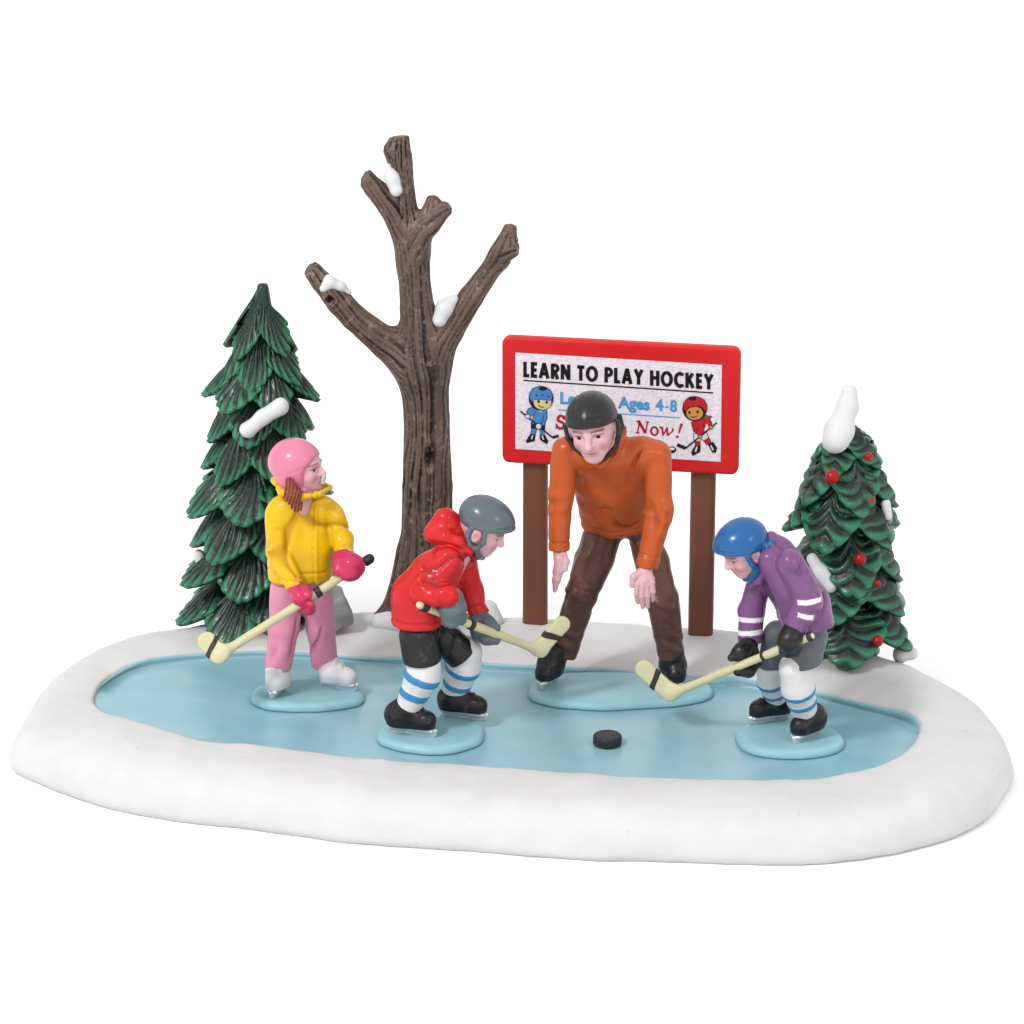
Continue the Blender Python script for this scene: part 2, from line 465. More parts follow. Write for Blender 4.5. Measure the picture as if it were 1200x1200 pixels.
# the ice: a filled sheet with a painted lip running up the bank
def build_ice():
    ring = ICEP
    n = len(ring); cen = ring.mean(0)
    V = []; F = []; lip = []
    fr = [0.0, 0.15, 0.3, 0.45, 0.6, 0.75, 0.87, 0.95, 1.0]
    V.append((cen[0], cen[1], ZI)); lip.append(1)
    for f in fr[1:]:
        for p in ring:
            q = cen + (p - cen) * f
            V.append((q[0], q[1], ZI)); lip.append(0.10 * (1 - f) * 40 if f < 1 else 0.02)
    rows = len(fr) - 1
    for i in range(n): F.append((0, 1 + i, 1 + (i + 1) % n))
    for r in range(rows - 1):
        for i in range(n):
            a = 1 + r * n + i; b = 1 + r * n + (i + 1) % n
            F.append((a, a + n, b + n, b))
    # lip
    nx = np.roll(ring, -1, 0) - np.roll(ring, 1, 0)
    nrm = np.stack([nx[:, 1], -nx[:, 0]], 1); nrm /= np.linalg.norm(nrm, axis=1)[:, None]
    if ((ring - cen) * nrm).sum() < 0: nrm = -nrm
    P3 = np.stack([ring[:, 0], ring[:, 1], np.zeros(n)], 1).astype(F32)
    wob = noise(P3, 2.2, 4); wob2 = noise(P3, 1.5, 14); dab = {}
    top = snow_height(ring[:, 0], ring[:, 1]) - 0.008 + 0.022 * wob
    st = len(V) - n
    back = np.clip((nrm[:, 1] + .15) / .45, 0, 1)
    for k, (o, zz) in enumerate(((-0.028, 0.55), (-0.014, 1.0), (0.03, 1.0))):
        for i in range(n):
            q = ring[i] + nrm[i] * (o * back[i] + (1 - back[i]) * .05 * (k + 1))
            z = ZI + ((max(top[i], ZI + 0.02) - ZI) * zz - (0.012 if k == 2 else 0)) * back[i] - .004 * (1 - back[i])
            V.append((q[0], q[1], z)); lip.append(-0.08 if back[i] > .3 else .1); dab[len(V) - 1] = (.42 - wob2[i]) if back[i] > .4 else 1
    for k in range(3):
        a0 = st if k == 0 else len(V) - 3 * n + (k - 1) * n
        b0 = len(V) - 3 * n + k * n
        for i in range(n):
            j = (i + 1) % n
            F.append((a0 + i, b0 + i, b0 + j, a0 + j))
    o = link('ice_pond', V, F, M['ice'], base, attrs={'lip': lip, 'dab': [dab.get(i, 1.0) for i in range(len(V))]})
build_ice()

# ------------------------------------------------------------------ spruce trees
def lobe(ax, ay, zt, zb, r0, r1, ang, w, pat, k, flare, V, F, A, jit):
    nu, nv = (34, 16) if pat == 'fan' else (48, 26)
    s0 = len(V)
    for iv in range(nv + 3):
        v = min(iv / nv, 1.0)
        for iu in range(nu + 1):
            u = iu / nu * 2 - 1
            uu = u * (0.30 + 0.70 * min(1, v * 1.25) ** 0.75)
            a = ang + uu * w + 0.05 * math.sin(v * 4 + jit * 7)
            if pat == 'fan':
                ph = u * k + 0.5 * jit + 0.25 * math.sin(v * 5 + u * 3 + jit * 11)
            else:
                ph = (v * 4.2 - abs(u + 0.06 * math.sin(v * 7 + jit)) * 3.0) + jit + 0.12 * math.sin(u * 7 + jit * 5)
            tri = abs((ph % 1.0) * 2 - 1)
            g = (1 - tri) ** 2
            fade = min(1, v * 2.2) * (1 - .35 * max(0, v - .8) / .2)
            r = r0 + (r1 - r0) * (v ** flare)
            r *= 1 - 0.24 * abs(u) ** 1.5 * v
            r += 0.19 * (r1 * 0.5 + 0.25) * math.sin(math.pi * min(v * .93, 1)) * (1 - u * u)
            ridge = (0.07 * (1 - min(1, abs(u) * 2.2)) * v) if pat == 'herring' else 0.03 * (1 - min(1, abs(u) * 2)) * v
            r += ridge
            r -= (0.066 if pat == 'fan' else 0.070) * g * fade * min(1, 0.35 + r1)
            z = zt + (zb - zt) * v + (zt - zb) * ((0.50 * abs(u) ** 1.35) if pat == 'fan' else (0.56 * abs(u) ** 1.25)) * v
            z += 0.006 * (g - 0.5) * v
            if iv > nv:                                     # roll the lower edge under
                q = iv - nv
                r = r * (1 - 0.03 * q) - (0.02 if q == 1 else .26)
                z += (-0.035 if q == 1 else 0.02)
                g = 1.0
            V.append((ax + r * math.cos(a), ay + r * math.sin(a), z))
            edge = max(v - 0.42, 0)
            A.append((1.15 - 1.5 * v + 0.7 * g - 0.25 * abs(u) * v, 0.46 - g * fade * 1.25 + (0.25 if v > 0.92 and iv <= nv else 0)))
    W = nu + 1
    for iv in range(nv + 2):
        for iu in range(nu):
            a = s0 + iv * W + iu
            F.append((a, a + W, a + W + 1, a + 1))

def spruce(name, label, base_pt, tip, tiers, pat, mat, per, k, flare=1.45):
    root = thing(name, label, 'tree', base_pt)
    ax, ay = base_pt[0], base_pt[1]
    V, F, A = [], [], []
    lean = (np.array(tip) - np.array(base_pt)) / (tip[2] - base_pt[2])
    for ti, (zt, zb, r0, r1, n, a0) in enumerate(tiers):
        for i in range(n):
            jit = random.random()
            a = a0 + 2 * math.pi * i / n + random.uniform(-.12, .12)
            zz = zb + random.uniform(-.05, .05)
            cx = ax + lean[0] * (zb - base_pt[2]); cy = ay + lean[1] * (zb - base_pt[2])
            lobe(cx, cy, zt + (.07 if ti else -.06) + random.uniform(-.03, .03), zz, r0 * 1.12, r1 * random.uniform(.92, 1.07), a, math.pi / n * 1.32, pat, k, flare, V, F, A, jit)
    # inner body that closes the gaps between lobes
    zs = [t for t in tiers]
    m = 24; s0 = len(V)
    prof = [(base_pt[2], tiers[-1][3] * 0.55)] + [(t[1] + 0.14, t[3] * 0.44) for t in reversed(tiers)] + [(tip[2] - 0.05, 0.075), (tip[2], 0.06), (tip[2] + .012, 0.0)]
    for (z, r) in prof:
        for i in range(m):
            a = 2 * math.pi * i / m
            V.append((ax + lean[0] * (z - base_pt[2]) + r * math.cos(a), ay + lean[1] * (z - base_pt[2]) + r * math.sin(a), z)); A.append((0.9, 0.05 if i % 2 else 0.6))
    for j in range(len(prof) - 1):
        for i in range(m):
            a = s0 + j * m + i; b = s0 + j * m + (i + 1) % m
            F.append((a, b, b + m, a + m))
    A = np.array(A)
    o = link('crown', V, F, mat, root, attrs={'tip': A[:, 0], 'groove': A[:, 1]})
    return root

ZS = 0.61   # snow height round the trees
def zpix(px, py, y): return float(J(px, py, y)[2])

# tall spruce at the left
TY = 2.75
tb = at_y(303, 745, TY); tb[2] = ZS - 0.05
tt = J(308, 333, TY)
def tier_px(py_top, py_bot, rr0, rr1, n, a0, yoff):
    zt = zpix(300, py_top, TY - rr0); zb = zpix(300, py_bot, TY - rr1 * 0.75)
    return (zt, zb, rr0, rr1, n, a0)
D = math.radians
tiers = [tier_px(338, 420, .05, .44, 5, D(-125), 0), tier_px(388, 458, .12, .52, 5, D(-100), 0), tier_px(425, 481, .22, .66, 6, D(-125), 0),
         tier_px(466, 524, .28, .68, 6, D(-95), 0), tier_px(508, 567, .30, .72, 6, D(-128), 0), tier_px(550, 612, .32, .89, 6, D(-100), 0),
         tier_px(598, 660, .38, .82, 6, D(-120), 0), tier_px(645, 703, .38, .92, 6, D(-98), 0), tier_px(688, 748, .4, .97, 7, D(-118), 0)]
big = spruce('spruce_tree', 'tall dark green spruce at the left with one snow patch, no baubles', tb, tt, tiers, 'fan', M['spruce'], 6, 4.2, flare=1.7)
def blob(name, s, h, mat, parent): return sdf_obj(name, s, h, mat, parent)
blob('snow_patch', disp(pch((329, 476, 2.13, .105), (308, 489, 2.10, .08), (291, 503, 2.07, .105), k=.08), lambda P: .012 * noise(P, 6, 2)), .02, M['snowcap'], big)
blob('snow_patch', pch((233, 650, 2.72, .07), (236, 660, 2.68, .06)), .02, M['snowcap'], big)

# small spruce at the right
TY = 1.70
sb = at_y(987, 775, TY); sb[2] = ZS - 0.05
stp = J(992, 480, TY)
tiers = [tier_px(488, 553, .05, .42, 4, D(-118), 0), tier_px(525, 602, .14, .58, 5, D(-80), 0), tier_px(566, 642, .20, .68, 5, D(-112), 0),
         tier_px(616, 692, .24, .67, 5, D(-78), 0), tier_px(660, 726, .27, .75, 5, D(-108), 0), tier_px(704, 776, .32, .84, 5, D(-85), 0)]
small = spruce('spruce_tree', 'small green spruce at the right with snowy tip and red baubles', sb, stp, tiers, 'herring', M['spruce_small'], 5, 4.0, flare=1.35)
blob('snow_patch', disp(pch((995, 460, 1.66, .10), (993, 478, 1.62, .12), (984, 503, 1.48, .165), (979, 515, 1.40, .165), k=.1), lambda P: .012 * noise(P, 5, 2)), .02, M['snowcap'], small)
blob('snow_patch', disp(pch((953, 655, 1.35, .07), (964, 671, 1.2, .09), (973, 686, 1.15, .085), k=.08), lambda P: .02 * noise(P, 6, 3)), .02, M['snowcap'], small)
blob('snow_patch', pch((1038, 590, 1.42, .06), (1040, 604, 1.42, .06)), .02, M['snowcap'], small)
blob('snow_patch', disp(pch((1058, 766, 1.5, .115), (1066, 766, 1.5, .10), k=.08), lambda P: .03 * noise(P, 7, 4)), .02, M['snowcap'], small)
bl = [(975, 559, 1.16, .085, 'large red bauble just below the snow cap of the small spruce'),
      (1019, 587, 1.22, .065, 'red bauble at the right edge of the small spruce, second row'),
      (1008, 655, 1.05, .075, 'red bauble in the middle of the small spruce, level with the purple jacket'),
      (1028, 684, 1.10, .045, 'tiny red bauble tucked under a right branch of the small spruce'),
      (1029, 751, 1.00, .068, 'lowest red bauble, near the foot of the small spruce'),
      (1018, 535, 1.30, .05, 'small dark red bauble highest on the small spruce, right side')]
for px, py, y, r, lab in bl:
    c = J(px, py, y)
    o = sdf_obj('bauble', disp(ell(c, (r, r, r * 1.04)), lambda P: .006 * noise(P, 9, 2)), .012, M['berry'])
    tag(o, lab, 'bauble', 'red baubles on the small spruce')

# ------------------------------------------------------------------ bare tree
def barktree():
    Y = 2.62
    br = []
    def B(*p): br.append(chain_disp([(J(a, b, c), r) for a, b, c, r in p]))
    def chain_disp(pts):
        ss = []; h0 = 0.0
        for i in range(len(pts) - 1):
            a, ra = pts[i]; b, rb = pts[i + 1]
            s = seg(a, b, ra, rb)
            d = (b - a) / np.linalg.norm(b - a)
            t = np.array([0, 1.0, 0.1]); e1 = np.cross(d, t); e1 /= np.linalg.norm(e1); e2 = np.cross(d, e1)
            R = np.stack([e1, e2, d], 0).astype(F32); a32 = np.array(a, F32)
            def f(P, R=R, a32=a32, h0=h0):
                q = (P - a32) @ R.T
                q[:, 2] += h0
                return q
            h0 += float(np.linalg.norm(b - a))
            rmean = sum(q_[1] for q_ in pts) / len(pts)
            ss.append((s, f, min(ra, rb), max(4, int(round(2 * math.pi * rmean / .115))) // 2 * 2, len(br)))
        lo = np.min([s[0].lo for s in ss], 0); hi = np.max([s[0].hi for s in ss], 0)
        return ss, lo, hi
    B((497, 745, Y - .05, .40), (497, 715, Y, .34), (500, 650, Y, .32), (501, 570, Y, .305), (500, 490, Y, .275), (497, 430, Y, .30), (489, 362, Y, .205), (483, 300, Y, .175), (477, 262, Y, .14), (472, 205, Y - .02, .118), (468, 150, Y - .05, .105))
    B((492, 655, Y, .27), (472, 695, Y - .05, .18), (455, 715, Y - .1, .10), (442, 722, Y - .15, .05))
    B((505, 700, Y, .25), (535, 725, Y - .1, .12), (560, 733, Y - .2, .07))
    B((490, 700, Y - .1, .22), (484, 735, Y - .4, .12))
    B((482, 285, Y, .13), (456, 243, Y - .05, .125), (438, 220, Y - .08, .115), (428, 208, Y - .08, .105))
    B((466, 188, Y, .07), (456, 176, Y - .05, .05))
    B((484, 310, Y - .05, .12), (496, 271, Y - .15, .098), (513, 254, Y - .2, .085), (528, 242, Y - .22, .065))
    B((503, 263, Y - .15, .07), (507, 235, Y - .12, .062))
    B((500, 425, Y, .24), (525, 388, Y + .02, .185), (552, 348, Y + .05, .145), (582, 306, Y + .08, .115), (592, 283, Y + .08, .092), (600, 262, Y + .08, .078))
    B((588, 300, Y + .05, .085), (607, 292, Y + .02, .065))
    B((492, 435, Y, .24), (452, 402, Y - .02, .19), (415, 372, Y - .08, .155), (398, 354, Y - .12, .155), (377, 330, Y - .12, .125), (363, 313, Y - .12, .105))
    def fn(P, groove=False):
        d = None
        for ss, lo, hi in br:
            dl = None
            for s, f, *_ in ss:
                di = s.fn(P)
                dl = di if dl is None else smin(dl, di, 0.025)
            d = dl if d is None else smin(d, dl, 0.20)
        return d
    lo = np.min([b[1] for b in br], 0); hi = np.max([b[2] for b in br], 0)
    allseg = [x for b in br for x in b[0]]
    def grooves(P):
        """ridged bark running along the nearest limb"""
        w = None; acc = None
        best = np.full(len(P), 1e9, F32); out = np.zeros(len(P), F32)
        for i, (s, f, rm, kk, sd) in enumerate(allseg):
            di = s.fn(P)
            m = di < best
            if not m.any(): continue
            best = np.where(m, di, best)
            qq = f(P[m])
            ang = np.arctan2(qq[:, 1], qq[:, 0])
            rad = np.sqrt(qq[:, 0] ** 2 + qq[:, 1] ** 2)
            w1 = noise(qq, (3.2, 3.2, 1.0), 3 + sd); w2 = noise(qq, (7, 7, 2.4), 6 + sd)
            ph = ang * kk * .5 + 2.6 * w1 + 0.9 * w2
            g = 1 - np.abs(np.sin(ph)) * (2.1 + .5 * w2)
            am = np.clip(.62 + .75 * noise(qq, (5, 5, 1.6), 11 + sd), .30, 1)
            ph2 = ang * kk + 3.5 * w1 + 1.3 * w2
            g2 = np.clip(1 - np.abs(np.sin(ph2)) * 2.0, 0, 1) * .55
            out[m] = np.maximum(np.clip(g, 0, 1) * am, g2)
        return out
    knot = J(503, 537, Y - .33)
    knot2 = J(387, 352, Y - .28)
    def full(P):
        d = fn(P)
        near = np.abs(d) < 0.12
        g = np.zeros(len(P), F32)
        if near.any(): g[near] = grooves(P[near])
        d = d + 0.042 * g - .006
        for kc, a, b, cdep in ((knot, .055, .13, .10), (knot2, .05, .05, .07)):
            kk = kc.astype(F32)
            e = np.sqrt(((P[:, 0] - kk[0]) / a) ** 2 + ((P[:, 2] - kk[2]) / b) ** 2)
            fr = np.exp(-((P[:, 1] - kk[1]) / .2) ** 2)
            d = d - 0.035 * np.exp(-((e - 1.5) / .5) ** 2) * fr + cdep * np.exp(-(e / .75) ** 2) * fr
        return d * 0.8
    root = thing('bare_tree', 'bare brown leafless tree with cut branch stubs and snow in its forks', 'tree', (J(495, 735, Y)[0], Y, 0.55))
    def gp(P):
        g = grooves(P)
        for kc, a, b in ((knot, .055, .13), (knot2, .05, .05)):
            kk = kc.astype(F32)
            e = np.sqrt(((P[:, 0] - kk[0]) / a) ** 2 + ((P[:, 2] - kk[2]) / b) ** 2)
            g = np.maximum(g, np.where(np.abs(P[:, 1] - kk[1]) < .25, 1.2 * np.exp(-(e / .8) ** 2), 0))
        return 0.36 - g * 1.2
    s = S(full, lo, hi)
    s = cut(s, J(468, 159, Y), (-.08, .1, 1), .02)
    def endcut(s, c, nrm, reach):
        c = np.array(c, F32); nrm = np.array(nrm, F32); nrm /= np.linalg.norm(nrm); f0 = s.fn
        def g_(P):
            d = f0(P)
            return np.where(((P - c) ** 2).sum(1) < reach * reach, smax(d, (P - c) @ nrm, .025), d)
        return S(g_, lo, hi)
    s = endcut(s, J(364, 315, Y - .12), (-.5, -.35, .65), .3)
    s = endcut(s, J(427, 208, Y - .08), (-.75, -.3, .5), .22)
    s = endcut(s, J(599, 265, Y + .08), (.2, -.25, 1), .2)
    s = endcut(s, J(527, 243, Y - .22), (.8, -.3, .5), .12)
    s = endcut(s, J(607, 292, Y + .02), (.9, -.3, .1), .1)
    s = S(s.fn, lo, hi)
    sdf_obj('trunk', s, 0.017, M['bark'], root, paint={'groove': gp})
    w = lambda P: .012 * noise(P, 6, 2)
    sdf_obj('snow_patch', disp(pch((379, 338, Y - .24, .05), (386, 330, Y - .2, .07), (399, 335, Y - .18, .06), (410, 343, Y - .16, .035), k=.06), w), .016, M['snowcap'], root)
    sdf_obj('snow_patch', disp(pch((532, 350, Y - .05, .05), (521, 361, Y - .1, .095), (515, 375, Y - .14, .085), k=.07), w), .016, M['snowcap'], root)
    sdf_obj('snow_patch', disp(pch((456, 196, Y - .06, .055), (459, 208, Y - .12, .08), (464, 223, Y - .16, .075), k=.07), w), .016, M['snowcap'], root)
    sdf_obj('snow_patch', disp(pch((455, 727, Y - .3, .12), (445, 729, Y - .3, .09), (475, 733, Y - .4, .1), k=.1), w), .02, M['snowcap'], root)
    sdf_obj('snow_patch', disp(pch((573, 714, Y - .1, .12), (578, 726, Y - .15, .12), k=.1), w), .02, M['snowcap'], root)
barktree()

# grey rock
rc = J(388, 716, 2.2)
rk = disp(obox(rc + np.array([0, 0, -.03]), [[.9, .1, .42], [-.1, 1, 0], [-.42, 0, .9]], (.24, .24, .22), .06), lambda P: .05 * noise(P, 4, 6))
tag(sdf_obj('rock', rk, .022, M['rock']), 'pale grey rock between the tall spruce and the bare tree', 'rock')

# ------------------------------------------------------------------ sign
def sign():
    yl, yr = 2.42, 2.08
    p0 = J(627, 600, yl); p1 = J(823, 600, yr)
    e = p1 - p0; e[2] = 0; e /= np.linalg.norm(e)
    n = np.cross(e, [0, 0, 1.0]); n = n if n[1] < 0 else -n       # towards the viewer
    up = np.array([0, 0, 1.0])
    root = thing('signboard', 'red framed hockey lessons sign on two brown posts', 'sign', (float((p0[0] + p1[0]) / 2), float((p0[1] + p1[1]) / 2), .55))
    Mx = np.stack([e, n, up], 0)
    front = p0 + n * 0.20
    c = [at_plane(px, py, front, n) for px, py in ((588, 394), (868, 409), (866, 557), (587, 543))]
    cen = sum(c) / 4
    hw = np.dot(c[1] - c[0], e) / 2; hh = (c[0][2] - c[3][2] + c[1][2] - c[2][2]) / 4
    def board_fn(P, c=(cen - n * 0.07).astype(F32), A=Mx.T.astype(F32)):
        q = (P - c) @ A
        qx = np.abs(q[:, 0]) - (hw - .10); qz = np.abs(q[:, 2]) - (hh - .10)
        d2 = np.sqrt(np.maximum(qx, 0) ** 2 + np.maximum(qz, 0) ** 2) + np.minimum(np.maximum(qx, qz), 0) - .10
        return smax(d2, np.abs(q[:, 1]) - .07, .035)
    sdf_obj('board', S(board_fn, cen - np.array([hw + .1, .6, hh + .1]), cen + np.array([hw + .1, .6, hh + .1])), .02, M['red_board'], root)
    for px, y in ((627.5, yl), (823.5, yr)):
        q = J(px, 600, y)
        zt = cen[2] - 0.2
        zb = 0.45
        b = obox(np.array([q[0], q[1], (zt + zb) / 2]), Mx, (.155, .11, (zt - zb) / 2), .095)
        sdf_obj('post', b, .02, M['post'], root)
    # the poster and all that is printed on it, one mesh
    V, F, MI, MS = [], [], [], []
    def mid(m):
        if m not in MS: MS.append(m)
        return MS.index(m)
    def put(poly, m, layer):
        s0 = len(V)
        for (px, py) in poly:
            V.append(at_plane(px, py, front, n) + n * (0.004 + 0.0022 * layer))
        F.append(tuple(range(s0, s0 + len(poly)))); MI.append(mid(m))
    def put_tris(pts, tris, m, layer):
        s0 = len(V)
        for (px, py) in pts: V.append(at_plane(px, py, front, n) + n * (0.004 + 0.0022 * layer))
        for t in tris: F.append(tuple(s0 + i for i in t)); MI.append(mid(m))
    put([(604, 413), (846, 427.5), (844.5, 541), (604, 526)], M['paper'], 0)
    def stroke(pts, w, m, layer, w2=None, cap=False):
        for i in range(len(pts) - 1):
            a = np.array(pts[i], float); b = np.array(pts[i + 1], float)
            wa = w if w2 is None else w + (w2 - w) * i / (len(pts) - 1)
            wb = w if w2 is None else w + (w2 - w) * (i + 1) / (len(pts) - 1)
            d = (b - a) / (np.linalg.norm(b - a) + 1e-9); q = np.array([-d[1], d[0]])
            put([a + q * wa / 2, b + q * wb / 2, b - q * wb / 2, a - q * wa / 2], m, layer + 0.04 * i)
            if i or cap: put([a + wa / 2 * np.array([math.cos(t), math.sin(t)]) for t in np.linspace(0, 2 * math.pi, 10)[:-1]], m, layer + 0.02 + .04 * i)
    def ellp(cx, cy, rx, ry, m, layer, t0=0, t1=360, k=24):
        tt = np.linspace(math.radians(t0), math.radians(t1), k + 1)
        if t1 - t0 >= 360: tt = tt[:-1]
        put([(cx + rx * math.cos(t), cy + ry * math.sin(t)) for t in tt], m, layer)
    K = flat(24, 18, 22)
    # heading, drawn with thick strokes; glyph cells are 1 high, y down
    sw = 0.20; h = sw / 2
    ap = lambda cx, cy, rx, ry, a, b, k=14: [(cx + rx * math.cos(math.radians(t)), cy + ry * math.sin(math.radians(t))) for t in np.linspace(a, b, k)]
    G = {'L': (.40, [[(h, 0), (h, 1)], [(0, 1 - h), (.40, 1 - h)]]),
         'E': (.42, [[(h, 0), (h, 1)], [(0, h), (.42, h)], [(0, .5), (.39, .5)], [(0, 1 - h), (.42, 1 - h)]]),
         'A': (.72, [[(h * .9, 1), (.36, 0)], [(.72 - h * .9, 1), (.36, 0)], [(.18, .70), (.54, .70)]]),
         'R': (.56, [[(h, 0), (h, 1)], [(h, h)] + ap(.26, .30, .21, .20, -90, 90) + [(h, .5)], [(.24, .5), (.47, 1)]]),
         'N': (.64, [[(h, 1), (h, 0)], [(h, 0.05), (.64 - h, .95)], [(.64 - h, 1), (.64 - h, 0)]]),
         'T': (.50, [[(0, h), (.5, h)], [(.25, 0), (.25, 1)]]),
         'O': (.80, [ap(.40, .5, .31, .41, 0, 360, 28)]),
         'P': (.54, [[(h, 0), (h, 1)], [(h, h)] + ap(.25, .31, .21, .21, -90, 90) + [(h, .52)]]),
         'Y': (.64, [[(.08, 0), (.32, .5)], [(.56, 0), (.32, .5)], [(.32, .45), (.32, 1)]]),
         'H': (.62, [[(h, 0), (h, 1)], [(.62 - h, 0), (.62 - h, 1)], [(0, .48), (.62, .48)]]),
         'C': (.66, [ap(.40, .5, .31, .41, -48, -312, 20)]),
         'K': (.62, [[(h, 0), (h, 1)], [(.14, .55), (.50, .02)], [(.24, .42), (.53, .98)]]), ' ': (.24, [])}
    txt = 'LEARN TO PLAY HOCKEY'; gap = .125
    tot = sum(G[c_][0] + gap for c_ in txt) - gap
    x = 0.0
    TL = np.array([613.6, 423.6]); TR = np.array([836, 438.6]); dn = np.array([0, 18.0])
    for ci, c_ in enumerate(txt):
        wd, st = G[c_]
        for pl in st:
            pts = [TL + (TR - TL) * ((x + u) / tot) + dn * v for u, v in pl]
            stroke(pts, sw * 21, K, 1 + 0.05 * (ci % 3))
        x += wd + gap
    stroke([(613.5, 445.6), (836, 460.3)], 1.7, K, 1)
    # built-in lettering for the two lines below
    def text(body, m, layer, x0, y0, x1, y1, hgt, shear=0.0, off=0.0, serif=False):
        cu = bpy.data.curves.new('printing', 'FONT'); cu.body = body; cu.size = 1.0; cu.shear = shear; cu.offset = off; cu.resolution_u = 4
        ob = bpy.data.objects.new('printing', cu); COL.objects.link(ob)
        dg = bpy.context.evaluated_depsgraph_get(); dg.update()
        me = bpy.data.meshes.new_from_object(ob.evaluated_get(dg))
        vs = np.array([v.co[:] for v in me.vertices]); fs = [tuple(p.vertices) for p in me.polygons]
        bpy.data.objects.remove(ob); bpy.data.curves.remove(cu); bpy.data.meshes.remove(me)
        vs[:, 0] -= vs[:, 0].min(); vs[:, 0] /= vs[:, 0].max()
        ch = 0.70
        pts = [(x0 + (x1 - x0) * v[0], y0 + (y1 - y0) * v[0] - v[1] / ch * hgt) for v in vs]
        put_tris(pts, fs, m, layer)
    BL = flat(84, 160, 220); RD = flat(190, 28, 52)
    text('League', BL, 1, 656.5, 472.5, 712, 476, 13.0, off=.045)
    text('Ages', BL, 1, 724, 477.5, 761.5, 480.5, 13.0, off=.045)
    text('4', BL, 1, 768, 480.6, 777.5, 481.2, 13.0, off=.045); stroke([(779.5, 476.8), (784, 477.1)], 2.0, BL, 1)
    text('8', BL, 1, 785.2, 481.8, 793.5, 482.4, 13.0, off=.045)
    stroke([(654, 480), (797, 489.5)], 1.3, BL, 1)
    # serif italic line, strokes with little feet
    def glyph(paths, x0, y0, sx, sy):
        for pl, wa, wb in paths:
            stroke([(x0 + u * sx, y0 + v * sy + u * sx * 0.064) for u, v in pl], wa, RD, 1.2, wb, cap=True)
    Sg = [(ap(.52, .26, .30, .25, -20, -220, 12) + ap(.46, .73, .34, .26, -60, 170, 14), 3.3, 3.3), ([(.86, .0), (.80, .32)], 1.7, 1.7), ([(.08, .66), (.04, 1.0)], 1.7, 1.7)]
    glyph(Sg, 651.2, 486.6, 12.2, 15.2)
    text('ign', RD, 1.2, 665, 503, 692, 505, 14, shear=.25, off=.025)
    text('Up', RD, 1.2, 706, 505.5, 734, 507.5, 14, shear=.25, off=.025)
    Ng = [([(.02, .02), (.30, .0)], 1.4, 1.4), ([(.24, .04), (.10, .98)], 1.7, 1.7), ([(.0, .98), (.24, 1.0)], 1.7, 1.7), ([(.2, .03), (.74, .97)], 3.5, 3.5), ([(.74, .97), (.90, .04)], 1.7, 1.7), ([(.76, .02), (1.04, .02)], 1.4, 1.4)]
    glyph(Ng, 745.8, 493.2, 14.6, 13.8)
    glyph([(ap(.5, .5, .42, .46, 0, 360, 20), 2.4, 2.4)], 762.2, 499.6, 9.4, 10.2)
    glyph([([(.0, .04), (.16, .06), (.22, .9)], 2.2, 2.2), ([(.22, .9), (.52, .1)], 1.7, 1.7), ([(.52, .08), (.58, .9)], 2.3, 2.3), ([(.58, .9), (.98, .3), (.94, .05)], 1.4, 2.2)], 773.6, 500.2, 15.5, 10.6)
    stroke([(798.5, 497.5), (795.4, 507.8)], 3.6, RD, 1.2, 1.6, cap=True); ellp(793.8, 511.6, 1.7, 1.7, RD, 1.2)
    # two cartoon children (each in its own sketch coordinates)
    def art(sx, ox, oy):
        q = lambda x, y: (ox + x / sx, oy + y / sx)
        class A_: pass
        a = A_()
        a.e = lambda cx, cy, rx, ry, m, l, t0=0, t1=360: ellp(*q(cx, cy), rx / sx, ry / sx, m, l, t0, t1)
        def pg(pts, m, l, out=8):
            cx = sum(p[0] for p in pts) / len(pts); cy = sum(p[1] for p in pts) / len(pts)
            if out:
                big_ = []
                for (x_, y_) in pts:
                    dx, dy = x_ - cx, y_ - cy; L_ = math.hypot(dx, dy) + 1e-6
                    big_.append(q(x_ + dx / L_ * out, y_ + dy / L_ * out))
                put(big_, K, l - 0.5)
            put([q(*p) for p in pts], m, l)
        a.p = pg
        a.s = lambda pts, w, m, l: stroke([q(*p) for p in pts], w / sx, m, l)
        return a
    SKb, BLU = flat(228, 208, 150), flat(74, 138, 205)
    b = art(9.231, 600, 410)
    WH = flat(232, 230, 232)
    b.p([(215, 848), (268, 850), (252, 912), (206, 906)], BLU, 2); b.p([(300, 852), (346, 858), (352, 922), (308, 916)], BLU, 2)
    b.p([(204, 906), (252, 910), (240, 980), (165, 1002), (158, 978)], K, 2); b.p([(305, 916), (354, 920), (388, 985), (372, 1012), (312, 972)], K, 2)
    b.s([(226, 920), (212, 962)], 14, WH, 3); b.s([(326, 925), (342, 968)], 14, WH, 3)
    b.p([(213, 780), (352, 800), (352, 856), (288, 846), (212, 846)], K, 2.5)
    b.p([(160, 668), (180, 638), (222, 620), (300, 648), (374, 656), (376, 735), (346, 816), (218, 798), (236, 706), (176, 712)], BLU, 3)
    b.s([(236, 706), (250, 665)], 6, K, 4); b.s([(322, 800), (345, 705)], 6, K, 4); b.s([(290, 650), (310, 665), (330, 652)], 8, WH, 4)
    b.s([(92, 658), (440, 944)], 17, K, 4.5); b.s([(440, 944), (505, 926)], 28, K, 4.5)
    b.e(172, 716, 34, 26, K, 5); b.e(172, 716, 26, 19, WH, 5.5); b.e(290, 822, 38, 36, K, 5); b.e(290, 822, 29, 27, WH, 5.5)
    b.e(315, 520, 134, 134, K, 5); b.e(332, 560, 96, 82, SKb, 5.5)
    b.p([(192, 520), (198, 462), (232, 415), (290, 394), (350, 398), (402, 425), (432, 470), (436, 520), (408, 548), (330, 530), (250, 532), (222, 556)], BLU, 6)
    b.e(336, 414, 44, 22, K, 7)
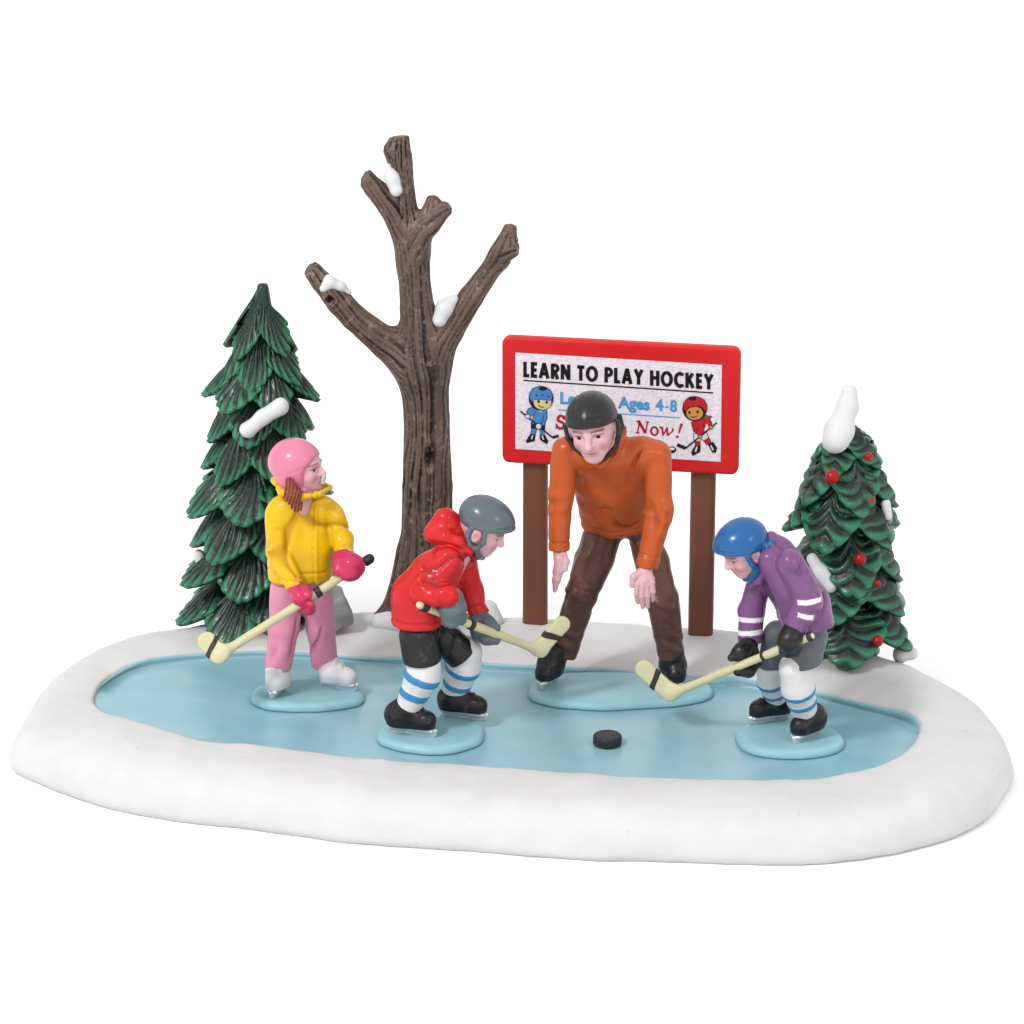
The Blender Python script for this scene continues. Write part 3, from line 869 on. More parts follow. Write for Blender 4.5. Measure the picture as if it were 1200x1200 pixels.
    for cx, cy in ((270, 490), (330, 484), (396, 497)): b.e(cx, cy, 11, 8, K, 7)
    for cx, cy in ((290, 553), (378, 562)): b.e(cx, cy, 14, 15, K, 7)
    b.s([(288, 592), (318, 614), (352, 612)], 8, K, 7)
    RE, SKg, BRN = flat(200, 30, 44), flat(216, 150, 74), flat(140, 88, 60)
    g = art(8.571, 720, 430)
    g.p([(812, 740), (860, 738), (860, 790), (814, 790)], RE, 2); g.p([(898, 738), (950, 710), (968, 758), (930, 778)], RE, 2)
    g.p([(814, 788), (862, 790), (856, 850), (790, 886), (778, 852)], K, 2); g.p([(945, 780), (992, 758), (1026, 812), (1014, 856), (984, 850)], K, 2)
    g.s([(830, 800), (815, 850)], 16, WH, 3); g.s([(968, 785), (995, 835)], 14, WH, 3)
    g.p([(800, 665), (850, 680), (925, 660), (945, 708), (898, 734), (866, 716), (858, 742), (802, 738)], WH, 2.5)
    g.p([(890, 478), (976, 494), (950, 522), (886, 512)], BRN, 3)
    g.p([(776, 556), (830, 530), (892, 520), (942, 512), (976, 560), (970, 602), (944, 590), (918, 562), (902, 612), (908, 668), (852, 690), (800, 640)], RE, 3)
    g.s([(902, 612), (896, 570)], 6, K, 4); g.s([(828, 640), (838, 600)], 6, K, 4)
    g.s([(1030, 556), (716, 814)], 14, K, 4.5); g.s([(716, 814), (632, 778)], 34, K, 4.5)
    g.e(968, 602, 22, 20, K, 5); g.e(968, 602, 16, 14, SKg, 5.5); g.e(862, 697, 25, 23, K, 5); g.e(862, 697, 18, 17, SKg, 5.5)
    g.e(808, 415, 124, 126, K, 5); g.e(808, 462, 84, 66, SKg, 5.5)
    g.p([(696, 410), (700, 362), (730, 322), (780, 300), (840, 300), (895, 325), (924, 370), (928, 420), (912, 436), (885, 398), (810, 392), (738, 408), (720, 440)], RE, 6)
    g.e(784, 312, 42, 22, K, 7)
    for cx, cy in ((740, 395), (790, 388), (850, 384)): g.e(cx, cy, 8, 6, K, 7)
    for cx, cy in ((756, 452), (838, 446)): g.e(cx, cy, 13, 15, K, 7)
    g.s([(772, 490), (800, 504), (836, 486)], 8, K, 7)
    g.e(578, 830, 44, 34, K, 2); g.e(578, 820, 30, 14, WH, 3)
    link('poster', V, F, None, root, smooth=False, mats=MS, mi=MI)
sign()

# ------------------------------------------------------------------ figure helpers
ZSTAND = ZI + 0.105
ZSOLE = ZSTAND + 0.095
def stand(ext, parent, seed):
    """thin painted resin disc: photo extents left, right, back of the top, foot of the front"""
    x0, x1, pb, pf = ext
    pm = (pb + pf) / 2
    xa = at_z(x0, pm, ZI + .06)[0]; xb = at_z(x1, pm, ZI + .06)[0]
    ya = at_z((x0 + x1) / 2, pf, ZI)[1]; yb = at_z((x0 + x1) / 2, pb, ZSTAND)[1]
    cx, cy, rx, ry = (xa + xb) / 2, (ya + yb) / 2, (xb - xa) / 2, (yb - ya) / 2
    def fn(P):
        qx = np.abs(P[:, 0] - cx) / rx; qy = np.abs(P[:, 1] - cy) / ry
        e = (qx ** 2.35 + qy ** 2.35) ** (1 / 2.35)
        d = (e - 1) * min(rx, ry) * .9 + 0.05 * noise(P, 1.6, seed) + .010 * noise(P, 5, seed)
        z = P[:, 2]
        return smax(smax(d, z - ZSTAND - 0.006 * noise(P, 2.2, seed), 0.09), -(z - (ZI + 0.003)), 0.02)
    sdf_obj('stand', S(fn, (xa - .1, ya - .1, ZI - .02), (xb + .1, yb + .1, ZSTAND + .06)), .02, M['stand'], parent)

def frame(f, up=(0, 0, 1)):
    f = np.array(f, float); f /= np.linalg.norm(f)
    r = np.cross(f, np.array(up, float)); r /= np.linalg.norm(r)
    return np.stack([r, f, np.cross(r, f)], 0)

def skate(parent, heel, toe, ankle, r_ank, mat, blade=M['silver'], rr=.135, name='skate_boot', zs=None):
    zs = ZSOLE if zs is None else zs
    h = at_z(heel[0], heel[1], zs); t = at_z(toe[0], toe[1], zs)
    f = (t - h); L = np.linalg.norm(f); f /= L
    a = J(*ankle[:3])
    up = np.array([0, 0, 1.0]); sd = np.cross(f, up)
    s = U(seg(h + f * rr * .8 + up * rr * .85, t - f * rr * .72 + up * rr * .62, rr, rr * .84),
          cut(seg(h + f * rr * 1.05 + up * rr, a + (a - h - up * rr) * .3, rr * 1.08, r_ank), a, a - (h + f * rr * 1.05 + up * rr), .03), k=.07)
    s = cut(s, h, (0, 0, -1), .02)
    # sole welt and lace ridges
    lp = h + f * (L * .55) + up * rr * 1.5
    def f_(P):
        z = P[:, 2] - zs
        w = -.010 * np.exp(-((z - .025) / .018) ** 2)
        v = (P - lp.astype(F32)) @ f.astype(F32)
        c = (P - lp.astype(F32)) @ sd.astype(F32)
        lace = -.012 * (np.sin(v * 75) > .2) * (np.abs(c) < .06) * (z > rr * 1.1) * (np.abs(v) < .11)
        return w + lace + .008 * noise(P, 6, 3)
    s = disp(s, f_)
    bt = sdf_obj(name, s, .016, mat, parent)
    # blade with holder
    c = (h + t) / 2; zb = zs - ZSTAND
    Mx = np.stack([f, sd, up], 0)
    b = U(obox(c + up * (-zb + .022), Mx, (L * .5, .022, .026), .012), obox(c + up * -.008 + f * L * .28, Mx, (L * .16, .05, .03), .015), obox(c + up * -.008 - f * L * .28, Mx, (L * .16, .05, .03), .015),
          obox(c + up * -.008, Mx, (L * .50, .068, .020), .012), obox(c + up * -.05, Mx, (L * .42, .03, .04), .01), k=.03)
    b = U(b, seg(t + up * (-zb + .03), t + up * (-.01) + f * .02, .026, .02), k=.03)
    sdf_obj('blade', b, .013, blade, bt)
    return bt

def head_parts(c, R, Sz, nose=1.0, jaw=1.0):
    """skin of a head in its own frame: x right, y forward, z up; one unit is the head height"""
    W = lambda p: np.array(c) + (np.array(p) * Sz) @ R
    def E(p, r): return ell(W(p), np.array(r) * Sz, R)
    sk = U(E((0, -.06, .10), (.37, .45, .42)), E((0, .10, -.18), (.29 * jaw, .31, .27)), k=.14 * Sz)
    sk = U(sk, E((0, .26, -.37), (.13, .12, .10)), k=.12 * Sz)
    sk = U(sk, E((0, .33, .10), (.24, .08, .06)), k=.08 * Sz)
    sk = U(sk, E((.17, .26, -.12), (.10, .10, .09)), E((-.17, .26, -.12), (.10, .10, .09)), k=.08 * Sz)
    for sx in (1, -1): sk = sub(sk, E((sx * .155, .45, .02), (.085, .08, .06)), k=.06 * Sz)
    sk = U(sk, seg(W((0, .375, .07)), W((0, .375 + .135 * nose, -.09)), .035 * Sz, .062 * Sz), k=.05 * Sz)
    sk = U(sk, E((.05, .40, -.10), (.04, .05, .035)), E((-.05, .40, -.10), (.04, .05, .035)), k=.03 * Sz)
    sk = U(sk, E((0, .375, -.215), (.10, .055, .026)), k=.025 * Sz)
    sk = U(sk, E((0, .365, -.27), (.085, .05, .028)), k=.025 * Sz)
    sk = sub(sk, E((0, .425, -.242), (.11, .04, .012)), k=.02 * Sz)
    for sx in (1, -1):
        ear = sub(E((sx * .385, -.03, -.03), (.05, .10, .145)), E((sx * .435, -.01, -.02), (.03, .055, .09)), k=.02 * Sz)
        sk = U(sk, ear, k=.03 * Sz)
    def loc(P): return (P - np.array(c, F32)) @ R.T.astype(F32) / Sz
    def black(P):
        q = loc(P); d = np.full(len(P), 9.0, F32)
        for sx in (1, -1):
            d = np.minimum(d, np.sqrt(((q[:, 0] - sx * .155) / 1.15) ** 2 + (q[:, 2] - .02) ** 2) - .030)
        d = np.where(q[:, 1] > .15, d, 9)
        return d * Sz
    def dark(P):
        q = loc(P); d = np.full(len(P), 9.0, F32)
        for sx in (1, -1):
            u = (q[:, 0] * sx - .155)
            lid = np.maximum(np.abs(q[:, 2] - (.062 - 2.2 * u * u)) - .012, np.abs(u) - .085)
            brow = np.maximum(np.abs(q[:, 2] - (.135 - 1.6 * u * u)) - .017, np.abs(u) - .10)
            d = np.minimum(d, np.minimum(lid, brow))
        d = np.where(q[:, 1] > .15, d, 9)
        return d * Sz
    def blush(P):
        q = loc(P)
        lips = np.maximum(np.abs(q[:, 2] + .245) - .042, np.abs(q[:, 0]) - .10)
        ck = np.minimum(np.sqrt((q[:, 0] - .2) ** 2 + (q[:, 2] + .14) ** 2), np.sqrt((q[:, 0] + .2) ** 2 + (q[:, 2] + .14) ** 2)) - .06
        earr = np.sqrt((q[:, 1] + .01) ** 2 + (q[:, 2] + .02) ** 2) - .07
        d = np.minimum(lips, ck); d = np.where(q[:, 1] > .12, d, np.where(np.abs(q[:, 0]) > .36, earr, 9))
        return d * Sz
    return sk, {'black': black, 'dark': dark, 'blush': blush}, loc, W, E

def stick(name, label, butt, heel, toe, r_sh, bw, nrm, tapes, extra=()):
    b, h, t = J(*butt), J(*heel), J(*toe)
    root = thing(name, label, 'hockey stick', tuple(h), 'hockey sticks')
    sh = seg(b, h, r_sh, r_sh * 1.15)
    bl_ = flatcap(h + (t - h) * .06, t - (t - h) / np.linalg.norm(t - h) * bw * .7, bw * .84, .036, nrm, bw * .95)
    s = disp(U(sh, bl_, k=.12), lambda P: .005 * noise(P, 5, 1))
    sdf_obj('shaft', s, .016, M['stick'], root)
    for kind, u, half in tapes:
        if kind == 'blade':
            c = h + (t - h) * u; d = (t - h) / np.linalg.norm(t - h)
            n = np.array(nrm, float); n -= d * (n @ d); n /= np.linalg.norm(n)
            d2 = d * .93 + np.cross(n, d) * .36; d2 /= np.linalg.norm(d2)
            Mx = np.stack([d2, n, np.cross(d2, n)], 0)
            tp = S(lambda P: smax(s.fn(P) - .009, np.abs((P - c.astype(F32)) @ d2.astype(F32)) - half - .012 * noise(P, 9, 2), .01), c - .3, c + .3)
        else:
            c = b + (h - b) * u; d = (h - b) / np.linalg.norm(h - b)
            tp = S(lambda P: smax(s.fn(P) - .014, np.abs((P - c.astype(F32)) @ d.astype(F32)) - half, .01), c - .3, c + .3)
        sdf_obj('tape', tp, .012, M['tape'], root)
    return root, (b, h, t)

def mul(s, c): return s

# ------------------------------------------------------------------ girl in yellow
def girl():
    root = thing('person', 'girl in pink helmet and yellow jacket standing with a stick', 'person', tuple(at_z(362, 812, ZSTAND)))
    stand((290, 431, 794, 837), root, 2)
    hc = J(352, 549, .42); R = frame((.94, -.33, .10)); Sz = .62
    head, pt, loc, W, E = head_parts(hc, R, Sz, nose=.62)
    body = U(head, pch((351, 560, .42, .13), (352, 590, .42, .15), (352, 640, .4, .18), (353, 680, .4, .18)),
             pch((340, 685, .36, .14), (334, 735, .3, .11), (325, 780, .22, .10)), pch((370, 685, .42, .14), (376, 735, .45, .11), (381, 780, .5, .10)),
             pch((330, 605, .36, .09), (326, 645, .16, .08), (346, 684, -.02, .06), (352, 697, -.06, .05)), pch((384, 605, .46, .09), (402, 632, .35, .08), (404, 655, .15, .06)), k=.06)
    sdf_obj('body', body, .014, M['skin'], root, paint=pt)
    # jacket
    zx = J(367, 640, .1)[0]
    tor = U(pch((340, 598, .40, .20), (338, 640, .38, .245), (341, 690, .36, .265)), pch((370, 598, .45, .20), (366, 640, .42, .25), (366, 690, .40, .265)),
            pch((330, 598, .40, .165), (382, 600, .50, .165)), k=.12)
    tor = cut(tor, J(350, 685, .15), (0.02, 0, -1), .03)
    arms = U(cut(pch((325, 602, .36, .155), (325, 645, .16, .135), (347, 690, -.04, .105)), J(347, 688, -.04), (.5, -.25, -.85), .02),
             cut(pch((388, 604, .46, .155), (402, 632, .36, .13), (405, 656, .12, .115)), J(404, 650, .15), (.1, -.6, -.8), .02), k=.02)
    col = U(*[pch(a, b) for a, b in zip([(322, 563, .42, .04), (330, 577, .22, .04), (350, 583, .12, .04), (374, 579, .2, .04), (387, 571, .42, .04), (360, 560, .66, .04)],
            [(330, 577, .22, .04), (350, 583, .12, .04), (374, 579, .2, .04), (387, 571, .42, .04), (360, 560, .66, .04), (322, 563, .42, .04)])], k=.03)
    j = U(tor, arms, k=.035)
    j = U(j, col, k=.05)
    j = cloth(j, .017, 1)
    def zip_(P):
        dx = P[:, 0] - zx
        fr = (P[:, 1] < .3)
        hemz = J(350, 678, .15)[2]
        return fr * (-.016 * np.exp(-((dx - .03) / .02) ** 2) + .016 * np.exp(-(dx / .014) ** 2)) + .012 * np.exp(-((P[:, 2] - hemz - .06) / .016) ** 2) * (np.abs(P[:, 0] - zx + .14) < .5)
    j = disp(j, zip_)
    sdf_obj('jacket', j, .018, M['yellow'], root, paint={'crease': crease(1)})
    # trousers
    l1 = cut(pch((337, 690, .36, .205), (333, 735, .3, .175), (325, 788, .22, .158)), J(324, 784, .2), (-.12, 0, -1), .02)
    l2 = cut(pch((371, 690, .42, .195), (376, 735, .45, .175), (381, 786, .5, .158)), J(381, 781, .46), (.1, 0, -1), .02)
    tr = U(l1, l2, pch((343, 678, .38, .18), (366, 678, .42, .18)), k=.035)
    sdf_obj('trousers', cloth(tr, .013, 5, (1, 1, .55)), .018, M['pink'], root, paint={'crease': crease(5, (1, 1, .55))})
    # helmet
    sh = U(E((0, -.10, .13), (.475, .52, .46)), E((0, -.10, -.12), (.45, .36, .38)), k=.12 * Sz)
    c32 = np.array(hc, F32)
    def hf(P):
        q = loc(P); d = sh.fn(P)
        op = q[:, 1] - (.20 + .75 * np.clip(q[:, 2] - .02, 0, .6) + .30 * np.clip(-q[:, 2] - .25, 0, .3))
        op = np.minimum(op, .44 - q[:, 2])
        d = smax(d, op * Sz, .03)
        rim = np.exp(-(op / .03) ** 2) * .0
        seam = .010 * np.exp(-((q[:, 2] - .06 - .25 * q[:, 1]) / .03) ** 2)
        return d + .004 * noise(P, 4, 2) + seam * 0.6
    sdf_obj('helmet', U(S(hf, sh.lo, sh.hi), chain([(W((.24, .12, -.36)), .05), (W((.08, .22, -.46)), .045), (W((-.24, .12, -.36)), .05)]), k=.03), .015, M['pinkhelm'], root)
    sdf_obj('face_guard', U(seg(W((.03, .47, -.12)), W((.03, .43, -.27)), .016, .016), seg(W((-.02, .485, -.10)), W((-.02, .445, -.28)), .018, .016), k=.05), .010, M['guard'], root)
    # pony tail
    pn = pch((339, 566, .12, .055), (343, 580, .09, .088), (348, 593, .08, .065), k=.05)
    ph = lambda P: np.sin((P[:, 0] + .035 * np.sin(P[:, 2] * 9)) * 78)
    sdf_obj('ponytail', disp(pn, lambda P: .014 * (1 - 2 * np.abs(ph(P)))), .012, M['hair'], root, paint={'groove': lambda P: .55 - 1.6 * np.clip(np.abs(ph(P)) - .45, 0, 1)})
    # mittens: thumb and wrapped fingers
    sdf_obj('glove', disp(U(pch((346, 689, -.04, .105), (352, 700, -.16, .095), (356, 706, -.17, .06)), pch((351, 712, -.08, .065), (362, 713, -.12, .075), (365, 708, -.2, .045)), pch((358, 690, -.12, .05), (362, 698, -.22, .04)), k=.04), lambda P: .006 * noise(P, 7, 4)), .014, M['magenta'], root)
    gl = U(pch((403, 655, .14, .135), (412, 664, .04, .15), (409, 671, .0, .11)), pch((397, 660, .05, .075), (396, 669, -.02, .06)), pch((415, 672, -.04, .07), (405, 675, -.07, .05)), k=.05)
    sdf_obj('glove', disp(gl, lambda P: .008 * noise(P, 6, 4)), .014, M['magenta'], root)
    skate(root, (333, 801), (318, 811), (325, 781, .22, .135), .135, M['white'], rr=.128)
    skate(root, (377, 797), (417, 801), (382, 778, .48, .14), .14, M['white'], rr=.122)
girl()
gst, _ = stick('hockey_stick', 'cream hockey stick held across the body by the girl in yellow', (433, 655, .14), (257, 768, -.46), (237, 746, -.36), .048, .125, (.25, -1, .1),
      [('blade', .42, .03), ('shaft', .0, .075), ('shaft', .345, .04)])

# ------------------------------------------------------------------ boy in red
def socks(root, top, mid, bot, stripes, half=.046):
    a = J(*top[:3]); b = J(*bot[:3]); d = (b - a) / np.linalg.norm(b - a)
    s = cloth(cut(pch(top, mid, bot, k=.06), b + d * .04, d, .03), .008, 4)
    d = d.astype(F32)
    cs = [J(px, py, top[2] + (bot[2] - top[2]) * .5).astype(F32) for px, py in stripes]
    def f(P):
        m = np.full(len(P), 9.0, F32)
        for c in cs: m = np.minimum(m, np.abs((P - c) @ d) - half)
        return m
    # slight swelling of the painted bands
    s2 = disp(s, lambda P: -.008 * (f(P) < 0))
    sdf_obj('sock', s2, .016, M['sock'], root, paint={'stripe': f})

def helmet_open(name, E, loc, W, Sz, cen, rad, mat, root, plane, straps, brim=None, extra=None, ridges=None):
    sh = E(cen, rad)
    def hf(P):
        q = loc(P); d = sh.fn(P)
        lowcut = (plane(q) - q[:, 2]) * .85
        d = smax(d, lowcut * Sz, .025)
        if ridges is not None: d = d + ridges(q) * Sz
        return d + .004 * noise(P, 4, 2)
    parts = [S(hf, sh.lo, sh.hi)]
    if brim is not None: parts.append(brim)
    hm = U(*parts, k=.03)
    for st in straps: hm = U(hm, chain([(W(p), r * Sz) for p, r in st], k=.02), k=.02)
    sdf_obj(name, hm, .014, mat, root)

def red_boy():
    root = thing('person', 'boy in grey helmet and red hooded jacket leaning over his stick', 'person', tuple(at_z(508, 862, ZSTAND)))
    stand((444, 571, 836, 885), root, 5)
    hc = J(565, 619, -.78); R = frame((.86, -.16, -.48)); Sz = .62
    head, pt, loc, W, E = head_parts(hc, R, Sz, nose=.62)
    body = U(head, pch((560, 625, -.78, .14), (543, 640, -.78, .15), (525, 665, -.8, .17), (498, 700, -.8, .2), (490, 725, -.8, .18)),
             pch((492, 735, -.95, .14), (499, 775, -1.02, .12), (480, 825, -1.0, .09)), pch((520, 735, -.65, .14), (545, 765, -.58, .12), (533, 812, -.5, .09)),
             pch((527, 660, -1.0, .09), (497, 692, -1.15, .08), (522, 700, -1.28, .07)), pch((545, 668, -.5, .09), (553, 692, -.5, .08), (562, 725, -.55, .06)), k=.06)
    sdf_obj('body', body, .014, M['skin'], root, paint=pt)
    tor = U(pch((535, 645, -.92, .17), (512, 672, -.94, .28), (489, 700, -.92, .30), (487, 750, -.92, .30)), pch((535, 645, -.66, .18), (516, 672, -.66, .27), (494, 700, -.68, .30), (489, 750, -.68, .30)), k=.1)
    tor = cut(tor, J(487, 736, -1.1), (-.02, 0, -1), .03)
    arms = U(pch((526, 656, -1.08, .165), (500, 688, -1.20, .16), (496, 694, -1.22, .15), (523, 697, -1.38, .155)), cut(pch((542, 660, -.60, .18), (552, 690, -.5, .14), (563, 726, -.53, .13)), J(561, 721, -.52), (.28, 0, -1), .025), k=.02)
    hood = U(pch((508, 622, -.82, .095), (522, 608, -.80, .11), (535, 614, -.78, .09), k=.14), pch((506, 626, -.88, .075), (522, 629, -1.0, .06), (538, 635, -1.04, .05), (549, 648, -1.0, .045), k=.1), pch((517, 625, -.8, .13), (530, 640, -.85, .15)), pch((532, 616, -.78, .09), (546, 632, -.78, .15)),
             pch((549, 648, -1.0, .045), (555, 655, -.8, .05)), k=.12)
    j = U(tor, arms, k=.03); j = U(j, hood, k=.03)
    j = cloth(j, .018, 2)
    def sd(P):  # side seam, hem line, elbow folds
        hz = J(487, 728, -1.1)[2]
        s = .014 * np.exp(-((P[:, 2] - hz) / .014) ** 2)
        e = J(505, 690, -1.2)
        u = (P[:, 0] - e[0]) * .8 + (P[:, 2] - e[2]) * .6
        fold = .010 * np.sin(u * 38) * np.exp(-(((P[:, 0] - e[0]) / .16) ** 2 + ((P[:, 2] - e[2]) / .2) ** 2)) * (P[:, 1] < -1.15)
        return s + fold
    j = disp(j, sd)
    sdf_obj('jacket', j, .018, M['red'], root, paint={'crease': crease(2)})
    a1 = cut(pch((490, 745, -.98, .225), (497, 790, -1.03, .225)), J(497, 776, -1.05), (.06, 0, -1), .02)
    a2 = cut(pch((518, 745, -.68, .20), (556, 780, -.58, .205)), J(546, 766, -.6), (.62, .05, -.8), .02)
    sdf_obj('shorts', cloth(U(a1, a2, pch((492, 735, -.92, .20), (498, 735, -.70, .20)), k=.03), .016, 8, (1, 1, .6)), .018, M['black'], root)
    socks(root, (498, 778, -1.03, .185), (495, 792, -1.03, .195), (479, 826, -1.0, .15), [(490, 791), (482, 811)])
    socks(root, (545, 764, -.58, .20), (543, 780, -.56, .195), (532, 811, -.48, .155), [(543, 783), (537, 802)], .038)
    skate(root, (455, 848), (509, 855), (478, 824, -1.0, .155), .155, M['black'], rr=.15)
    skate(root, (516, 829), (569, 836), (531, 810, -.47, .155), .155, M['black'], rr=.145)
    pl = lambda q: np.where(q[:, 1] > -.15, .06 + .36 * (q[:, 1] + .1), .04 + .42 * (q[:, 1] + .15))
    strap = [[((.43, .10, .10), .04), ((.42, .16, -.06), .045), ((.36, .10, -.26), .05), ((.22, .20, -.44), .06), ((.0, .27, -.50), .06), ((-.22, .20, -.44), .06), ((-.36, .1, -.26), .05), ((-.43, .1, .1), .04)],
             [((.42, -.18, .02), .045), ((.44, -.17, -.10), .045), ((.40, -.06, -.24), .05), ((.34, .10, -.30), .05)]]
    rid = lambda q: .018 * np.exp(-((q[:, 2] - (.20 + .36 * q[:, 1])) / .02) ** 2) * (q[:, 1] > .25) - .012 * (np.abs(q[:, 0]) < .14) * np.clip(q[:, 2] - .4, 0, 1)
    helmet_open('helmet', E, loc, W, Sz, (0, .0, .20), (.45, .565, .43), M['greyhelm'], root, pl, strap, ridges=rid)
    g1 = U(pch((530, 700, -1.30, .125), (531, 714, -1.33, .14), (530, 726, -1.32, .105)), pch((523, 714, -1.3, .08), (524, 728, -1.2, .07)), pch((538, 716, -1.3, .08), (540, 726, -1.2, .07)), k=.05)
    sdf_obj('glove', disp(g1, lambda P: .008 * noise(P, 6, 4)), .014, M['greyglove'], root)
    g2 = U(pch((561, 724, -.54, .12), (570, 731, -.62, .105), (581, 736, -.68, .06)), pch((560, 738, -.58, .09), (570, 747, -.66, .085), (581, 750, -.7, .062)), pch((558, 728, -.6, .1), (560, 742, -.6, .09)), k=.035)
    sdf_obj('glove', disp(g2, lambda P: .008 * noise(P, 6, 4)), .014, M['greyglove'], root)
red_boy()
rst, _ = stick('hockey_stick', 'cream hockey stick held by the boy in red, blade before the brown trousers', (492, 709, -1.38), (632, 762, -.30), (663, 726, -.22), .046, .105, (.2, -1, .1),
      [('blade', .48, .036), ('shaft', .035, .05), ('shaft', .42, .035)])

# ------------------------------------------------------------------ boy in purple
def purple_boy():
    root = thing('person', 'boy in blue helmet and purple jacket bending over his stick', 'person', tuple(at_z(925, 866, ZSTAND)))
    stand((861, 986, 841, 890), root, 7)
    hc = J(874, 644, -1.1); R = frame((-.82, -.32, -.48)); Sz = .62
    head, pt, loc, W, E = head_parts(hc, R, Sz, nose=.62)
    body = U(head, pch((882, 650, -1.08, .13), (900, 660, -1.08, .15), (925, 685, -1.1, .18), (943, 715, -1.1, .15)),
             pch((945, 740, -1.25, .14), (932, 785, -1.3, .11), (943, 838, -1.12, .09)), pch((908, 740, -.9, .12), (903, 785, -.8, .1), (912, 823, -.6, .08)),
             pch((925, 662, -1.4, .09), (948, 704, -1.55, .08), (931, 740, -1.64, .07)), pch((886, 688, -.82, .09), (880, 715, -.88, .08), (877, 755, -1.08, .06)), k=.06)
    sdf_obj('body', body, .014, M['skin'], root, paint=pt)
    tor = U(pch((903, 655, -1.26, .17), (928, 682, -1.28, .26), (944, 708, -1.28, .29), (949, 755, -1.28, .34)), pch((900, 656, -.96, .19), (922, 682, -.96, .26), (940, 708, -.98, .29), (946, 755, -.98, .33)), k=.1)
    tor = cut(tor, J(945, 741, -1.5), (.06, 0, -1), .03)
    near_arm = cut(pch((925, 660, -1.42, .165), (948, 702, -1.56, .175), (931, 738, -1.64, .145)), J(931, 736, -1.63), (-.5, -.1, -.9), .025)
    arms = U(near_arm, cut(pch((889, 684, -.84, .15), (881, 715, -.88, .145), (878, 758, -1.06, .132)), J(878, 752, -1.06), (0, -.1, -1), .025), k=.02)
    col = U(pch((903, 628, -1.08, .07), (913, 641, -1.1, .11), (925, 655, -1.1, .14), k=.08), pch((904, 629, -1.12, .055), (903, 643, -1.26, .055), (897, 662, -1.30, .055), (889, 681, -1.22, .055), k=.05),
            pch((889, 681, -1.22, .055), (880, 686, -1.02, .06)), k=.05)
    j = U(tor, arms, k=.03); j = U(j, col, k=.035)
    j = cloth(j, .019, 3)
    z0 = J(886, 682, -1.3); z1 = J(911, 738, -1.5); dz = (z1 - z0)[[0, 2]]; dz = dz / np.linalg.norm(dz)
    def zp(P):
        c = (P[:, 0] - z0[0]) * dz[1] - (P[:, 2] - z0[2]) * dz[0]
        al = (P[:, 0] - z0[0]) * dz[0] + (P[:, 2] - z0[2]) * dz[1]
        fold = .012 * np.sin(P[:, 2] * 34 + P[:, 0] * 10) * np.exp(-((P[:, 0] - 3.42) / .14) ** 2) * (P[:, 1] < -1.5) * (P[:, 2] < 2.6)
        hz = .010 * np.exp(-((P[:, 2] - J(945, 734, -1.5)[2]) / .013) ** 2) * (P[:, 0] > 3.0)
        return ((P[:, 1] < -1.1) & (al > 0) & (al < .7)) * .016 * np.exp(-(c / .016) ** 2) + fold + hz
    j = disp(j, zp)
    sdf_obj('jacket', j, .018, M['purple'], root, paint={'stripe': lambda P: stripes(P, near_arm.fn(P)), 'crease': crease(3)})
    a1 = cut(pch((945, 750, -1.2, .25), (934, 795, -1.28, .20)), J(933, 785, -1.4), (.12, 0, -1), .02)
    a2 = cut(pch((910, 745, -.92, .18), (902, 792, -.82, .16)), J(902, 783, -.85), (-.05, 0, -1), .02)
    sdf_obj('shorts', cloth(U(a1, a2, pch((943, 742, -1.2, .22), (928, 742, -.98, .20)), k=.04), .016, 9, (1, 1, .6)), .018, M['greyshort'], root)
    socks(root, (931, 783, -1.3, .185), (935, 806, -1.26, .185), (943, 834, -1.1, .155), [(935, 806), (940, 824)], .032)
    socks(root, (902, 783, -.82, .16), (904, 797, -.74, .16), (912, 824, -.58, .13), [(901, 795), (907, 813)], .03)
    skate(root, (961, 849), (931, 863), (944, 835, -1.1, .155), .155, M['black'], rr=.15)
    skate(root, (926, 833), (880, 840), (912, 820, -.58, .135), .135, M['black'], rr=.135)
    pl = lambda q: np.where(q[:, 1] > -.12, .04 + .40 * (q[:, 1] + .1), .03 + .5 * (q[:, 1] + .12))
    pl2 = lambda q: np.maximum(pl(q), -.3)
    strap = [[((-.44, .14, .10), .05), ((-.43, .12, -.10), .05), ((-.38, .08, -.27), .06), ((-.22, .20, -.45), .065), ((0, .26, -.50), .065), ((.22, .2, -.45), .065), ((.38, .08, -.27), .06), ((.44, .14, .1), .05)],
             [((-.40, -.30, .03), .07), ((-.42, -.24, -.10), .07), ((-.40, -.10, -.27), .07), ((-.32, .06, -.36), .07)], [((-.42, -.30, .02), .04), ((-.30, -.42, .0), .06), ((0, -.5, -.02), .06)]]
    rid = lambda q: .018 * np.exp(-((q[:, 2] - (.17 + .40 * q[:, 1])) / .02) ** 2) * (q[:, 1] > .3)
    helmet_open('helmet', E, loc, W, Sz, (0, .03, .19), (.46, .545, .44), M['bluehelm'], root, pl2, strap, ridges=rid)
    g1 = U(pch((930, 738, -1.66, .12), (926, 750, -1.72, .135), (925, 762, -1.68, .1)), pch((919, 755, -1.66, .08), (919, 765, -1.6, .06)), pch((934, 753, -1.64, .085), (932, 765, -1.6, .06)), k=.045)
    sdf_obj('glove', disp(g1, lambda P: .009 * noise(P, 6, 4)), .014, M['black'], root)
    g2 = U(pch((877, 756, -1.1, .115), (868, 765, -1.2, .10), (857, 771, -1.24, .05)), pch((882, 764, -1.1, .08), (886, 776, -1.12, .06), (877, 786, -1.2, .075), (865, 787, -1.24, .06)), k=.03)
    sdf_obj('glove', disp(g2, lambda P: .009 * noise(P, 6, 4)), .014, M['black'], root)
